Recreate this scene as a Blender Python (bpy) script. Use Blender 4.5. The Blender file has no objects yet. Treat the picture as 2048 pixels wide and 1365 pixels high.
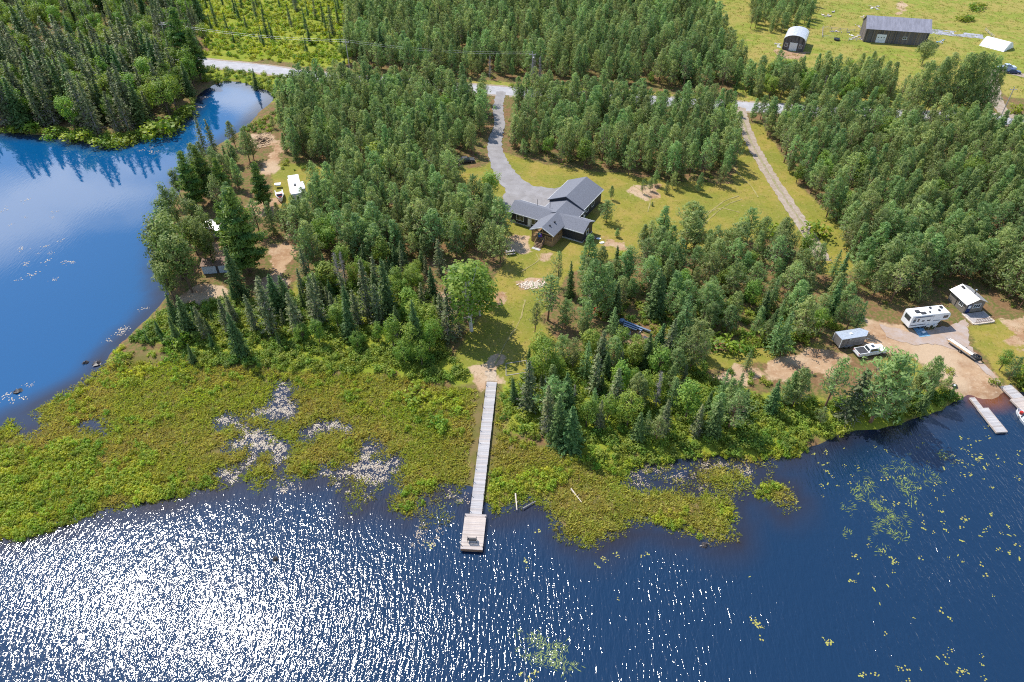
import bpy, math, random
import numpy as np
from mathutils import Vector

R = math.radians
sc = bpy.context.scene
# ------------------------------------------------------------------ camera
CAM_H, PITCH, FOC = 90.0, R(41.0), 1400.0      # metres, radians, pixels of the 2048 px wide photograph
SINP, COSP = math.sin(PITCH), math.cos(PITCH)
cam = bpy.data.cameras.new('camera')
cam.sensor_fit = 'HORIZONTAL'; cam.sensor_width = 36.0; cam.lens = FOC / 2048 * 36
cam.clip_start = 1.0; cam.clip_end = 9000
cam_ob = bpy.data.objects.new('camera', cam)
cam_ob.location = (0, 0, CAM_H); cam_ob.rotation_euler = (R(90) - PITCH, 0, 0)
sc.collection.objects.link(cam_ob); sc.camera = cam_ob
# ------------------------------------------------------------------ sky and sun
SUN_AZ, SUN_EL = R(44.0), R(54.0)              # 44 degrees left of the view direction
world = bpy.data.worlds.new('World'); sc.world = world; world.use_nodes = True
wn, wl = world.node_tree.nodes, world.node_tree.links
wn.clear()
wout = wn.new('ShaderNodeOutputWorld'); wbg = wn.new('ShaderNodeBackground')
sky = wn.new('ShaderNodeTexSky'); sky.sky_type = 'NISHITA'; sky.sun_disc = False
sky.sun_elevation = SUN_EL; sky.sun_rotation = -SUN_AZ
sky.altitude = 300; sky.air_density = 1.0; sky.dust_density = 0.25; sky.ozone_density = 0.9
wbg.inputs['Strength'].default_value = 0.15
# fair-weather clouds, the same all round the sky
wtc = wn.new('ShaderNodeTexCoord'); wsep = wn.new('ShaderNodeSeparateXYZ')
wl.new(wtc.outputs['Generated'], wsep.inputs[0])
wmax = wn.new('ShaderNodeMath'); wmax.operation = 'MAXIMUM'; wmax.inputs[1].default_value = 0.08
wl.new(wsep.outputs['Z'], wmax.inputs[0])
wdiv = wn.new('ShaderNodeVectorMath'); wdiv.operation = 'DIVIDE'
wcmb = wn.new('ShaderNodeCombineXYZ')
for k in range(3): wl.new(wmax.outputs[0], wcmb.inputs[k])
wl.new(wtc.outputs['Generated'], wdiv.inputs[0]); wl.new(wcmb.outputs[0], wdiv.inputs[1])
wadd = wn.new('ShaderNodeVectorMath'); wadd.operation = 'ADD'; wadd.inputs[1].default_value = (-3.72, -6.42, 3.0)
wl.new(wdiv.outputs[0], wadd.inputs[0])
wno = wn.new('ShaderNodeTexNoise'); wno.inputs['Scale'].default_value = 0.9
wno.inputs['Detail'].default_value = 6; wno.inputs['Roughness'].default_value = 0.55
wl.new(wadd.outputs[0], wno.inputs['Vector'])
wmr = wn.new('ShaderNodeMapRange'); wmr.inputs['From Min'].default_value = 0.555; wmr.inputs['From Max'].default_value = 0.66
wl.new(wno.outputs['Fac'], wmr.inputs['Value'])
wmix = wn.new('ShaderNodeMix'); wmix.data_type = 'RGBA'
wl.new(wmr.outputs[0], wmix.inputs[0]); wl.new(sky.outputs[0], wmix.inputs[6]); wmix.inputs[7].default_value = (9, 9.3, 9.8, 1)
wl.new(wmix.outputs[2], wbg.inputs['Color']); wl.new(wbg.outputs[0], wout.inputs['Surface'])

SUN_DIR = Vector((-math.sin(SUN_AZ) * math.cos(SUN_EL), math.cos(SUN_AZ) * math.cos(SUN_EL), math.sin(SUN_EL)))
sun = bpy.data.lights.new('sun', 'SUN'); sun.energy = 4.0; sun.angle = R(0.53); sun.color = (1.0, 0.955, 0.88)
sun_ob = bpy.data.objects.new('sun', sun); sun_ob.rotation_euler = SUN_DIR.to_track_quat('Z', 'Y').to_euler()
sun_ob.location = (0, 0, 200); sc.collection.objects.link(sun_ob)
vs = sc.view_settings
vs.view_transform = 'Standard'; vs.look = 'None'; vs.exposure = 0.75; vs.gamma = 1.0; vs.use_curve_mapping = False
sc.cycles.max_bounces = 6; sc.cycles.diffuse_bounces = 3; sc.cycles.glossy_bounces = 3
sc.cycles.transmission_bounces = 3; sc.cycles.transparent_max_bounces = 6
sc.cycles.use_denoising = False
sc.cycles.filter_width = 1.1
sc.cycles.sample_clamp_indirect = 4.0

# ------------------------------------------------------------------ helpers
COL = sc.collection
rng = np.random.default_rng(7)
rnd = random.Random(11)
LAND_Z = 0.5

def gp(x, y, z=LAND_Z):
    """ground position (metres) of a place seen at photograph pixel x, y"""
    a = (x - 1024) / FOC; b = (y - 682.5) / FOC
    t = (CAM_H - z) / (SINP + b * COSP)
    return (a * t, (COSP - b * SINP) * t)

def gpa(pts, z=LAND_Z):
    return np.array([gp(p[0], p[1], z) for p in pts])

def proj(x, y, z):
    """photograph pixel of a world point (used to size things and to sort by closeness)"""
    dz = z - CAM_H
    f = y * COSP - dz * SINP; u = y * SINP + dz * COSP
    return (1024 + FOC * x / f, 682.5 - FOC * u / f, f)

def tag(o, label=None, cat=None, group=None, kind=None):
    if label: o['label'] = label
    if cat: o['category'] = cat
    if group: o['group'] = group
    if kind: o['kind'] = kind
    return o

def empty(name, loc=(0, 0, 0), rz=0.0):
    o = bpy.data.objects.new(name, None); COL.objects.link(o)
    o.empty_display_size = 0.3
    o.location = loc; o.rotation_euler = (0, 0, rz)
    return o

def link(name, me, parent=None, loc=None, rot=None):
    o = bpy.data.objects.new(name, me); COL.objects.link(o)
    if parent: o.parent = parent
    if loc is not None: o.location = loc
    if rot is not None: o.rotation_euler = rot
    return o

class MB:
    """collects faces, then becomes one mesh"""
    def __init__(s): s.v = []; s.f = []; s.m = []
    def poly(s, pts, faces, m=0):
        n = len(s.v); s.v += [tuple(p) for p in pts]
        s.f += [tuple(i + n for i in f) for f in faces]; s.m += [m] * len(faces)
        return s
    def box(s, x0, x1, y0, y1, z0, z1, m=0):
        return s.poly([(x0, y0, z0), (x1, y0, z0), (x1, y1, z0), (x0, y1, z0), (x0, y0, z1), (x1, y0, z1), (x1, y1, z1), (x0, y1, z1)],
                      [(0, 3, 2, 1), (4, 5, 6, 7), (0, 1, 5, 4), (1, 2, 6, 5), (2, 3, 7, 6), (3, 0, 4, 7)], m)
    def extr(s, prof, axis, a0, a1, m=0):
        """extrude a closed 2-D profile along axis ('x': profile is (y,z); 'y': (x,z); 'z': (x,y))"""
        n = len(prof)
        def P(p, a): return (a, p[0], p[1]) if axis == 'x' else (p[0], a, p[1]) if axis == 'y' else (p[0], p[1], a)
        pts = [P(p, a0) for p in prof] + [P(p, a1) for p in prof]
        fs = [tuple(range(n)), tuple(range(2 * n - 1, n - 1, -1))]
        fs += [(i, i + n, (i + 1) % n + n, (i + 1) % n) for i in range(n)]
        return s.poly(pts, fs, m)
    def tube(s, p0, p1, r0, r1=None, n=6, m=0, cap=True):
        r1 = r0 if r1 is None else r1
        p0 = Vector(p0); p1 = Vector(p1); d = (p1 - p0).normalized()
        a = d.orthogonal().normalized(); b = d.cross(a)
        ring = lambda p, r: [p + (a * math.cos(2 * math.pi * i / n) + b * math.sin(2 * math.pi * i / n)) * r for i in range(n)]
        fs = [(i, (i + 1) % n, (i + 1) % n + n, i + n) for i in range(n)]
        if cap: fs += [tuple(range(n - 1, -1, -1)), tuple(range(n, 2 * n))]
        return s.poly(ring(p0, r0) + ring(p1, r1), fs, m)
    def lathe(s, prof, n=12, m=0, axis='z', c=(0, 0, 0)):
        pts = []; fs = []
        for r, z in prof:
            for i in range(n):
                t = 2 * math.pi * i / n
                q = (r * math.cos(t), r * math.sin(t), z)
                if axis == 'y': q = (q[0], q[2], q[1])
                if axis == 'x': q = (q[2], q[0], q[1])
                pts.append((q[0] + c[0], q[1] + c[1], q[2] + c[2]))
        for k in range(len(prof) - 1):
            for i in range(n):
                j = (i + 1) % n
                fs.append((k * n + i, k * n + j, (k + 1) * n + j, (k + 1) * n + i))
        fs.append(tuple(range(n - 1, -1, -1))); L = (len(prof) - 1) * n; fs.append(tuple(range(L, L + n)))
        return s.poly(pts, fs, m)
    def mesh(s, name, mats):
        me = bpy.data.meshes.new(name); me.from_pydata(s.v, [], s.f)
        for m in (mats if isinstance(mats, (list, tuple)) else [mats]): me.materials.append(m)
        if any(s.m): me.polygons.foreach_set('material_index', s.m)
        me.update(); return me
    def build(s, name, mats, parent=None, loc=None, rot=None, smooth=False):
        me = s.mesh(name, mats)
        if smooth: me.polygons.foreach_set('use_smooth', [True] * len(me.polygons))
        return link(name, me, parent, loc, rot)

def box_part(name, mat, parent, *b):
    return MB().box(*b).build(name, mat, parent)

# ------------------------------------------------------------------ materials
def new_mat(name):
    m = bpy.data.materials.new(name); m.use_nodes = True
    nt = m.node_tree; nt.nodes.clear()
    out = nt.nodes.new('ShaderNodeOutputMaterial')
    return m, nt.nodes, nt.links, out

def N(nodes, kind, **kw):
    n = nodes.new(kind)
    for k, v in kw.items():
        if k.startswith('_'): setattr(n, k[1:], v)
        else: n.inputs[k.replace('__', ' ')].default_value = v
    return n

def mat(name, col, rough=0.7, metal=0.0, var=0.15, scale=3.0, spec=0.4, stretch=None, col2=None, bump=0.0, world=True):
    """principled surface with noise-driven wear between two colours"""
    m, n, l, out = new_mat(name)
    p = N(n, 'ShaderNodeBsdfPrincipled', Roughness=rough, Metallic=metal)
    p.inputs['Specular IOR Level'].default_value = spec
    tc = N(n, 'ShaderNodeTexCoord')
    mp = N(n, 'ShaderNodeMapping'); mp.inputs['Scale'].default_value = stretch or (1, 1, 1)
    l.new(tc.outputs['Object'], mp.inputs['Vector'])
    no = N(n, 'ShaderNodeTexNoise', Scale=scale, Detail=6.0, Roughness=0.65)
    l.new(mp.outputs[0], no.inputs['Vector'])
    c2 = col2 or tuple(max(0, c * (1 - 2.2 * var)) for c in col)
    c1 = tuple(min(1, c * (1 + var)) for c in col) if not col2 else col
    mr = N(n, 'ShaderNodeMapRange'); mr.inputs['From Min'].default_value = 0.32; mr.inputs['From Max'].default_value = 0.68
    l.new(no.outputs['Fac'], mr.inputs['Value'])
    mx = n.new('ShaderNodeMix'); mx.data_type = 'RGBA'
    mx.inputs[6].default_value = (*c1, 1); mx.inputs[7].default_value = (*c2, 1)
    l.new(mr.outputs[0], mx.inputs[0]); l.new(mx.outputs[2], p.inputs['Base Color'])
    if bump:
        b = N(n, 'ShaderNodeBump', Strength=0.6, Distance=bump); l.new(no.outputs['Fac'], b.inputs['Height']); l.new(b.outputs[0], p.inputs['Normal'])
    l.new(p.outputs[0], out.inputs['Surface'])
    return m

def foliage(name, c1, c2, transl=0.25, hue=0.02, val=0.35, spec=0.25, world_noise=None):
    """leaf surface: colour runs from c1 to c2 by clump, shifts a little from plant to plant"""
    m, n, l, out = new_mat(name)
    at = N(n, 'ShaderNodeAttribute', _attribute_name='tint')
    mx = n.new('ShaderNodeMix'); mx.data_type = 'RGBA'
    mx.inputs[6].default_value = (*c1, 1); mx.inputs[7].default_value = (*c2, 1)
    fac = at.outputs['Fac']
    if world_noise:
        ge = N(n, 'ShaderNodeNewGeometry'); no = N(n, 'ShaderNodeTexNoise', Scale=world_noise, Detail=4.0, Roughness=0.6)
        l.new(ge.outputs['Position'], no.inputs['Vector'])
        mr = N(n, 'ShaderNodeMapRange'); mr.inputs['From Min'].default_value = 0.38; mr.inputs['From Max'].default_value = 0.62
        l.new(no.outputs['Fac'], mr.inputs['Value'])
        av = N(n, 'ShaderNodeMath', _operation='MULTIPLY_ADD'); av.inputs[1].default_value = 0.35
        sc2 = N(n, 'ShaderNodeMath', _operation='MULTIPLY'); sc2.inputs[1].default_value = 0.7
        l.new(mr.outputs[0], sc2.inputs[0]); l.new(at.outputs['Fac'], av.inputs[0]); l.new(sc2.outputs[0], av.inputs[2])
        fac = av.outputs[0]
    l.new(fac, mx.inputs[0])
    oi = N(n, 'ShaderNodeObjectInfo')
    hs = N(n, 'ShaderNodeHueSaturation')
    a = N(n, 'ShaderNodeMath', _operation='MULTIPLY_ADD'); a.inputs[1].default_value = 2 * hue; a.inputs[2].default_value = 0.5 - hue
    fr = N(n, 'ShaderNodeMath', _operation='MULTIPLY'); fr.inputs[1].default_value = 7.31
    fr2 = N(n, 'ShaderNodeMath', _operation='FRACT')
    l.new(oi.outputs['Random'], fr.inputs[0]); l.new(fr.outputs[0], fr2.inputs[0]); l.new(fr2.outputs[0], a.inputs[0]); l.new(a.outputs[0], hs.inputs['Hue'])
    b = N(n, 'ShaderNodeMath', _operation='MULTIPLY_ADD'); b.inputs[1].default_value = 2 * val * 0.9; b.inputs[2].default_value = 1 - val
    l.new(oi.outputs['Random'], b.inputs[0]); l.new(b.outputs[0], hs.inputs['Value'])
    l.new(mx.outputs[2], hs.inputs['Color'])
    p = N(n, 'ShaderNodeBsdfPrincipled', Roughness=0.55); p.inputs['Specular IOR Level'].default_value = spec
    l.new(hs.outputs[0], p.inputs['Base Color'])
    if transl:
        t = N(n, 'ShaderNodeBsdfTranslucent'); s = N(n, 'ShaderNodeMixShader'); s.inputs[0].default_value = transl
        br = N(n, 'ShaderNodeHueSaturation', Saturation=1.1, Value=1.5); l.new(hs.outputs[0], br.inputs['Color']); l.new(br.outputs[0], t.inputs['Color'])
        l.new(p.outputs[0], s.inputs[1]); l.new(t.outputs[0], s.inputs[2]); l.new(s.outputs[0], out.inputs['Surface'])
    else:
        l.new(p.outputs[0], out.inputs['Surface'])
    return m

# ------------------------------------------------------------------ 2-D fields (shores, ground cover)
def vnoise(x, y, s, seed=0):
    """smooth value noise in -1..1 at feature size s metres"""
    g = np.random.default_rng(seed).uniform(-1, 1, (256, 256))
    fx = np.asarray(x) / s + 1000.5; fy = np.asarray(y) / s + 1000.5
    ix = np.floor(fx).astype(int); iy = np.floor(fy).astype(int); tx = fx - ix; ty = fy - iy
    tx = tx * tx * (3 - 2 * tx); ty = ty * ty * (3 - 2 * ty)
    G = lambda a, b: g[a % 256, b % 256]
    return (G(ix, iy) * (1 - tx) + G(ix + 1, iy) * tx) * (1 - ty) + (G(ix, iy + 1) * (1 - tx) + G(ix + 1, iy + 1) * tx) * ty

def sdf(poly, x, y):
    """signed distance to a polygon, positive inside"""
    x = np.asarray(x, float); y = np.asarray(y, float)
    d2 = np.full(x.shape, 1e18); inside = np.zeros(x.shape, bool)
    n = len(poly)
    for i in range(n):
        ax, ay = poly[i]; bx, by = poly[(i + 1) % n]
        ex, ey = bx - ax, by - ay
        t = np.clip(((x - ax) * ex + (y - ay) * ey) / (ex * ex + ey * ey + 1e-12), 0, 1)
        d2 = np.minimum(d2, (x - ax - t * ex) ** 2 + (y - ay - t * ey) ** 2)
        c = (ay > y) != (by > y)
        if c.any():
            inside ^= c & (x < (bx - ax) * (y - ay) / ((by - ay) or 1e-12) + ax)
    return np.where(inside, 1, -1) * np.sqrt(d2)

def seg_d(line, x, y):
    x = np.asarray(x, float); y = np.asarray(y, float); d2 = np.full(x.shape, 1e18)
    for (ax, ay), (bx, by) in zip(line[:-1], line[1:]):
        ex, ey = bx - ax, by - ay
        t = np.clip(((x - ax) * ex + (y - ay) * ey) / (ex * ex + ey * ey + 1e-12), 0, 1)
        d2 = np.minimum(d2, (x - ax - t * ex) ** 2 + (y - ay - t * ey) ** 2)
    return np.sqrt(d2)

def sstep(a, b, v):
    t = np.clip((v - a) / (b - a), 0, 1); return t * t * (3 - 2 * t)
# ------------------------------------------------------------------ the land, the lake and what covers the ground
LAKE_SHORE = [(-250, 1010), (-120, 1120), (0, 1080), (15, 1086), (60, 1072), (130, 1052), (200, 1028), (260, 1016), (330, 1006), (400, 986),
    (450, 978), (470, 962), (500, 968), (515, 985), (528, 980), (533, 962), (545, 950), (575, 956), (600, 962), (640, 958), (665, 952), (690, 958), (700, 975),
    (702, 1012), (716, 1022), (728, 1000), (724, 972), (745, 965), (775, 962), (784, 985), (780, 1020), (812, 1034), (838, 1024), (852, 1000), (880, 985), (915, 980), (935, 985),
    (945, 1010), (970, 1026), (1000, 1034), (1030, 1020), (1055, 1008), (1085, 1016), (1105, 1050), (1135, 1078), (1170, 1096), (1200, 1096), (1235, 1074),
    (1262, 1052), (1300, 1050), (1345, 1066), (1390, 1072), (1415, 1086), (1445, 1090), (1470, 1080), (1478, 1045), (1468, 1015), (1452, 990),
    (1430, 975), (1380, 985), (1330, 975), (1290, 975), (1262, 965), (1256, 945), (1280, 935), (1330, 930), (1380, 918), (1440, 912), (1490, 925), (1530, 920), (1580, 918), (1612, 908),
    (1645, 888), (1700, 868), (1760, 862), (1810, 850), (1850, 832), (1900, 815), (1930, 800), (1945, 796), (1965, 800), (1985, 800), (2005, 797), (2018, 788), (2040, 792), (2070, 770), (2140, 760), (2300, 700)]
BAY_SHORE = [(-900, 240), (-300, 255), (0, 264), (60, 270), (130, 276), (160, 284), (220, 291), (250, 286), (285, 272), (330, 263), (365, 242), (385, 217), (398, 192),
    (425, 172), (450, 163), (490, 168), (520, 177), (540, 186), (545, 198), (530, 212), (510, 232), (492, 252), (470, 268), (445, 285), (420, 300), (398, 318),
    (372, 350), (352, 390), (335, 430), (324, 480), (326, 540), (330, 590), (318, 612), (290, 642), (252, 676), (215, 712), (200, 738), (168, 766),
    (120, 792), (92, 806), (62, 826), (58, 850), (40, 852), (25, 838), (0, 852), (-60, 872), (-250, 930)]
SHORE = np.vstack([gpa(LAKE_SHORE, 0), [[900, 110], [4000, 100], [4000, 6000], [-4000, 6000], [-4000, 250]], gpa(BAY_SHORE, 0)])
POOLS = [gpa(p, 0.1) for p in (
    [(566, 763), (580, 775), (572, 795), (586, 806), (592, 826), (570, 838), (545, 836), (532, 826), (505, 832), (512, 822), (540, 812), (550, 796), (553, 775)],
    [(436, 836), (450, 833), (486, 842), (496, 852), (505, 862), (520, 858), (545, 870), (556, 884), (573, 893), (568, 915), (555, 935), (546, 925), (545, 902), (534, 895), (520, 900),
     (512, 915), (500, 928), (486, 940), (472, 955), (462, 968), (448, 965), (440, 945), (455, 942), (476, 940), (492, 925), (504, 905), (500, 890), (480, 894), (454, 900), (460, 888), (485, 876), (490, 862), (468, 850), (440, 848)],
    [(612, 858), (640, 848), (672, 844), (698, 856), (700, 868), (684, 860), (660, 858), (630, 864), (622, 878), (612, 872)],
    [(732, 884), (752, 888), (764, 895), (748, 905), (735, 915), (745, 925), (765, 925), (790, 915), (800, 912), (798, 930), (780, 950), (768, 966), (745, 966), (700, 952), (660, 952), (640, 946), (690, 938), (715, 925), (725, 905)],
    [(40, 838), (70, 830), (82, 850), (70, 866), (50, 868), (42, 856)],
    [(168, 850), (185, 838), (205, 852), (210, 862), (190, 862)])]
ISLETS = [gpa(p, 0.1) for p in (
    [(1494, 985), (1515, 970), (1550, 963), (1576, 972), (1588, 992), (1586, 1012), (1568, 1022), (1545, 1010), (1520, 1000)],
    [(1392, 952), (1420, 944), (1450, 938), (1486, 946), (1502, 962), (1488, 976), (1450, 984), (1418, 974)],
    [(696, 990), (714, 992), (722, 1015), (708, 1024), (698, 1012)],
    [(535, 880), (545, 873), (556, 884), (550, 900), (536, 897)])]

def land_d(x, y, fine=True):
    d = sdf(SHORE, x, y)
    for p in POOLS:
        d = np.minimum(d, -sdf(p, x, y))
    for p in ISLETS:
        d = np.maximum(d, sdf(p, x, y))
    if fine: d = d + 0.45 * vnoise(x, y, 2.3, 3) + 0.25 * vnoise(x, y, 0.9, 4)
    return d

MARSH = gpa([(-200, 900), (-60, 860), (60, 815), (150, 762), (205, 722), (300, 700), (420, 735), (560, 742), (700, 745), (830, 770), (960, 765), (1000, 800), (1010, 860), (1120, 900), (1230, 935), (1400, 945), (1600, 930), (1620, 1120), (1000, 1120), (500, 1120), (-200, 1160)])

def ground_z(x, y, d=None, md=None):
    d = land_d(x, y) if d is None else d
    md = sdf(MARSH, x, y) if md is None else md
    top = LAND_Z - 0.36 * sstep(-2.0, 3.0, md)
    up = sstep(-0.6, 3.2, d)
    return -0.55 + (top + 0.55) * (0.45 * sstep(-1.2, 0.5, d) + 0.55 * up) + 0.05 * vnoise(x, y, 3.1, 9) * sstep(0, 2, d)

# --- tensor grid, dense where the photograph looks, stretched out to the horizon
def axis(segments):
    out = []
    for a, b, s in segments: out += list(np.arange(a, b, s))
    return np.array(out + [segments[-1][1]])
xs = axis([(-5000, -1000, 1000), (-1000, -300, 70), (-300, -110, 1.7), (-110, 110, 0.75), (110, 300, 1.7), (300, 1000, 70), (1000, 5000, 1000)])
ys = axis([(-600, 20, 62), (20, 170, 0.75), (170, 380, 1.5), (380, 800, 30), (800, 6000, 650)])
GX, GY = np.meshgrid(xs, ys)
gd = land_d(GX, GY); gm = sdf(MARSH, GX, GY)
GZ = ground_z(GX, GY, gd, gm)

# ground cover, drawn as areas on the land
def area(pts, soft=1.5, wob=1.0, z=LAND_Z):
    d = sdf(gpa(pts, z), GX, GY) + wob * vnoise(GX, GY, 4.0, 21) + 0.5 * wob * vnoise(GX, GY, 1.6, 22)
    return sstep(-soft, soft, d)
LAWN = [
    [(990, 300), (1060, 322), (1160, 338), (1250, 350), (1330, 362), (1465, 368), (1476, 320), (1480, 245), (1525, 250), (1555, 300), (1610, 380), (1670, 440), (1706, 500), (1712, 555), (1650, 545), (1600, 500),
     (1540, 478), (1470, 478), (1400, 505), (1260, 515), (1190, 520), (1130, 545), (1105, 590), (1075, 640), (1135, 690), (1130, 715), (1060, 740), (1040, 765), (960, 765), (900, 735), (905, 700), (960, 640), (990, 560), (1010, 520), (1005, 450), (985, 400), (955, 395), (905, 370), (890, 335), (960, 335), (985, 325)],
    [(545, 330), (600, 325), (690, 335), (690, 365), (640, 380), (600, 410), (555, 420), (545, 380)],
    [(1400, 712), (1480, 700), (1570, 700), (1560, 725), (1480, 735), (1405, 745)],
    [(1935, 655), (2000, 640), (2070, 640), (2110, 720), (2060, 770), (2015, 770), (1975, 730), (1940, 690)],
    [(1755, 715), (1830, 710), (1850, 735), (1850, 790), (1790, 790), (1760, 755)],
    [(600, 560), (660, 540), (650, 620), (560, 600)],
    [(400, 610), (440, 590), (470, 600), (430, 625)],
    [(1620, 680), (1660, 690), (1640, 740), (1600, 730)]]
FIELD = [
    [(1405, -90), (2500, -90), (2500, 130), (2250, 215), (2080, 205), (2020, 195), (1960, 150), (1930, 228), (1760, 224), (1600, 214), (1480, 204), (1465, 140), (1445, 110), (1436, 80), (1412, 30)],
    [(2100, 240), (2020, 262), (2060, 320), (2300, 320), (2300, 230)],
    [(600, 160), (900, 178), (1100, 188), (1500, 212), (1500, 200), (1100, 172), (900, 160), (600, 138)]]
GREENFLOOR = [[(1010, 770), (1080, 740), (1180, 700), (1400, 700), (1420, 760), (1520, 790), (1720, 800), (1900, 790), (1930, 800), (1800, 850), (1560, 915), (1440, 910), (1200, 925), (1010, 860)],
       [(300, 640), (420, 610), (560, 610), (650, 570), (760, 565), (870, 620), (890, 700), (940, 750), (880, 770), (600, 745), (300, 700)]]
BOG = GREENFLOOR + [[(420, 118), (520, 122), (640, 135), (700, 130), (690, 60), (720, -60), (380, -90), (400, 40)],
       [(400, 128), (620, 160), (560, 205), (520, 178), (450, 160), (405, 160)]]
DIRT = [   # tan sand and worn earth
    [(982, 715), (996, 712), (1002, 765), (966, 765), (955, 748), (940, 735), (965, 725)],
    [(985, 585), (1010, 590), (1015, 610), (995, 620), (985, 600)], [(1028, 562), (1080, 558), (1085, 575), (1040, 582)],
    [(1000, 478), (1060, 470), (1064, 500), (1110, 505), (1100, 520), (1050, 505), (1015, 500)], [(1205, 478), (1250, 484), (1255, 500), (1205, 496)],
    [(1260, 365), (1320, 372), (1325, 394), (1290, 402), (1268, 394)],
    [(540, 290), (565, 280), (572, 300), (555, 335), (540, 350), (528, 345)], [(500, 270), (545, 262), (550, 290), (505, 300)],
    [(540, 490), (575, 470), (590, 490), (580, 540), (560, 590), (520, 580), (530, 540)], [(500, 400), (560, 400), (560, 430), (500, 430)],
    [(385, 575), (450, 565), (450, 590), (390, 615), (345, 620), (360, 600)], [(415, 490), (470, 480), (470, 530), (410, 535)],
    [(1420, 756), (1480, 738), (1560, 724), (1610, 690), (1670, 690), (1700, 720), (1680, 755), (1600, 746), (1500, 772), (1430, 775)],
    [(1720, 630), (1800, 650), (1860, 665), (1930, 650), (1950, 700), (1975, 730), (2012, 775), (1990, 800), (1930, 800), (1920, 770), (1870, 755), (1850, 735), (1800, 715), (1740, 710), (1720, 680), (1730, 650)],
    [(2010, 640), (2100, 630), (2100, 690), (2020, 690)], [(1555, 100), (1615, 105), (1600, 122), (1565, 115)],
    [(845, 590), (880, 590), (890, 640), (865, 630)],
    [(1800, -20), (1812, -20), (1812, 20), (1800, 30)], [(1240, 660), (1290, 680), (1280, 700), (1235, 690)]]
LINES = [([(1495, 258), (1510, 300), (1566, 385), (1652, 525)], 3.2)]
def union(lst, **k):
    a = np.zeros(GX.shape)
    for p in lst: a = np.maximum(a, area(p, **k))
    return a
w_lawn = union(LAWN); w_field = union(FIELD, soft=3, wob=2); w_bog = union(BOG, soft=4, wob=3); w_dirt = union(DIRT, soft=1.3, wob=1.9)
w_marsh = sstep(-2, 3, gm)
beach = gpa([(1945, 750), (1990, 750), (2012, 790), (2000, 815), (1940, 812)], 0)
w_dirt = np.maximum(w_dirt, sstep(-1, 1, sdf(beach, GX, GY)))

nv, nu = GX.shape
idx = np.arange(nv * nu).reshape(nv, nu)
quads = np.stack([idx[:-1, :-1], idx[:-1, 1:], idx[1:, 1:], idx[1:, :-1]], -1).reshape(-1, 4)
def grid_mesh(name, X, Y, Z, q):
    me = bpy.data.meshes.new(name)
    me.vertices.add(X.size); me.vertices.foreach_set('co', np.stack([X.ravel(), Y.ravel(), Z.ravel()], -1).astype(np.float32).ravel())
    me.loops.add(q.size); me.loops.foreach_set('vertex_index', q.astype(np.int32).ravel())
    me.polygons.add(len(q)); me.polygons.foreach_set('loop_start', np.arange(0, q.size, 4, dtype=np.int32))
    me.polygons.foreach_set('use_smooth', np.ones(len(q), bool))
    me.update(calc_edges=True); return me
def vattr(me, name, v):
    a = me.attributes.new(name, 'FLOAT', 'POINT'); a.data.foreach_set('value', np.ascontiguousarray(v, dtype=np.float32).ravel())

gme = grid_mesh('ground', GX, GY, GZ, quads)
for nm, v in (('lawn', w_lawn), ('field', w_field), ('bog', w_bog), ('dirt', w_dirt), ('marsh', w_marsh)): vattr(gme, nm, v)

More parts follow.
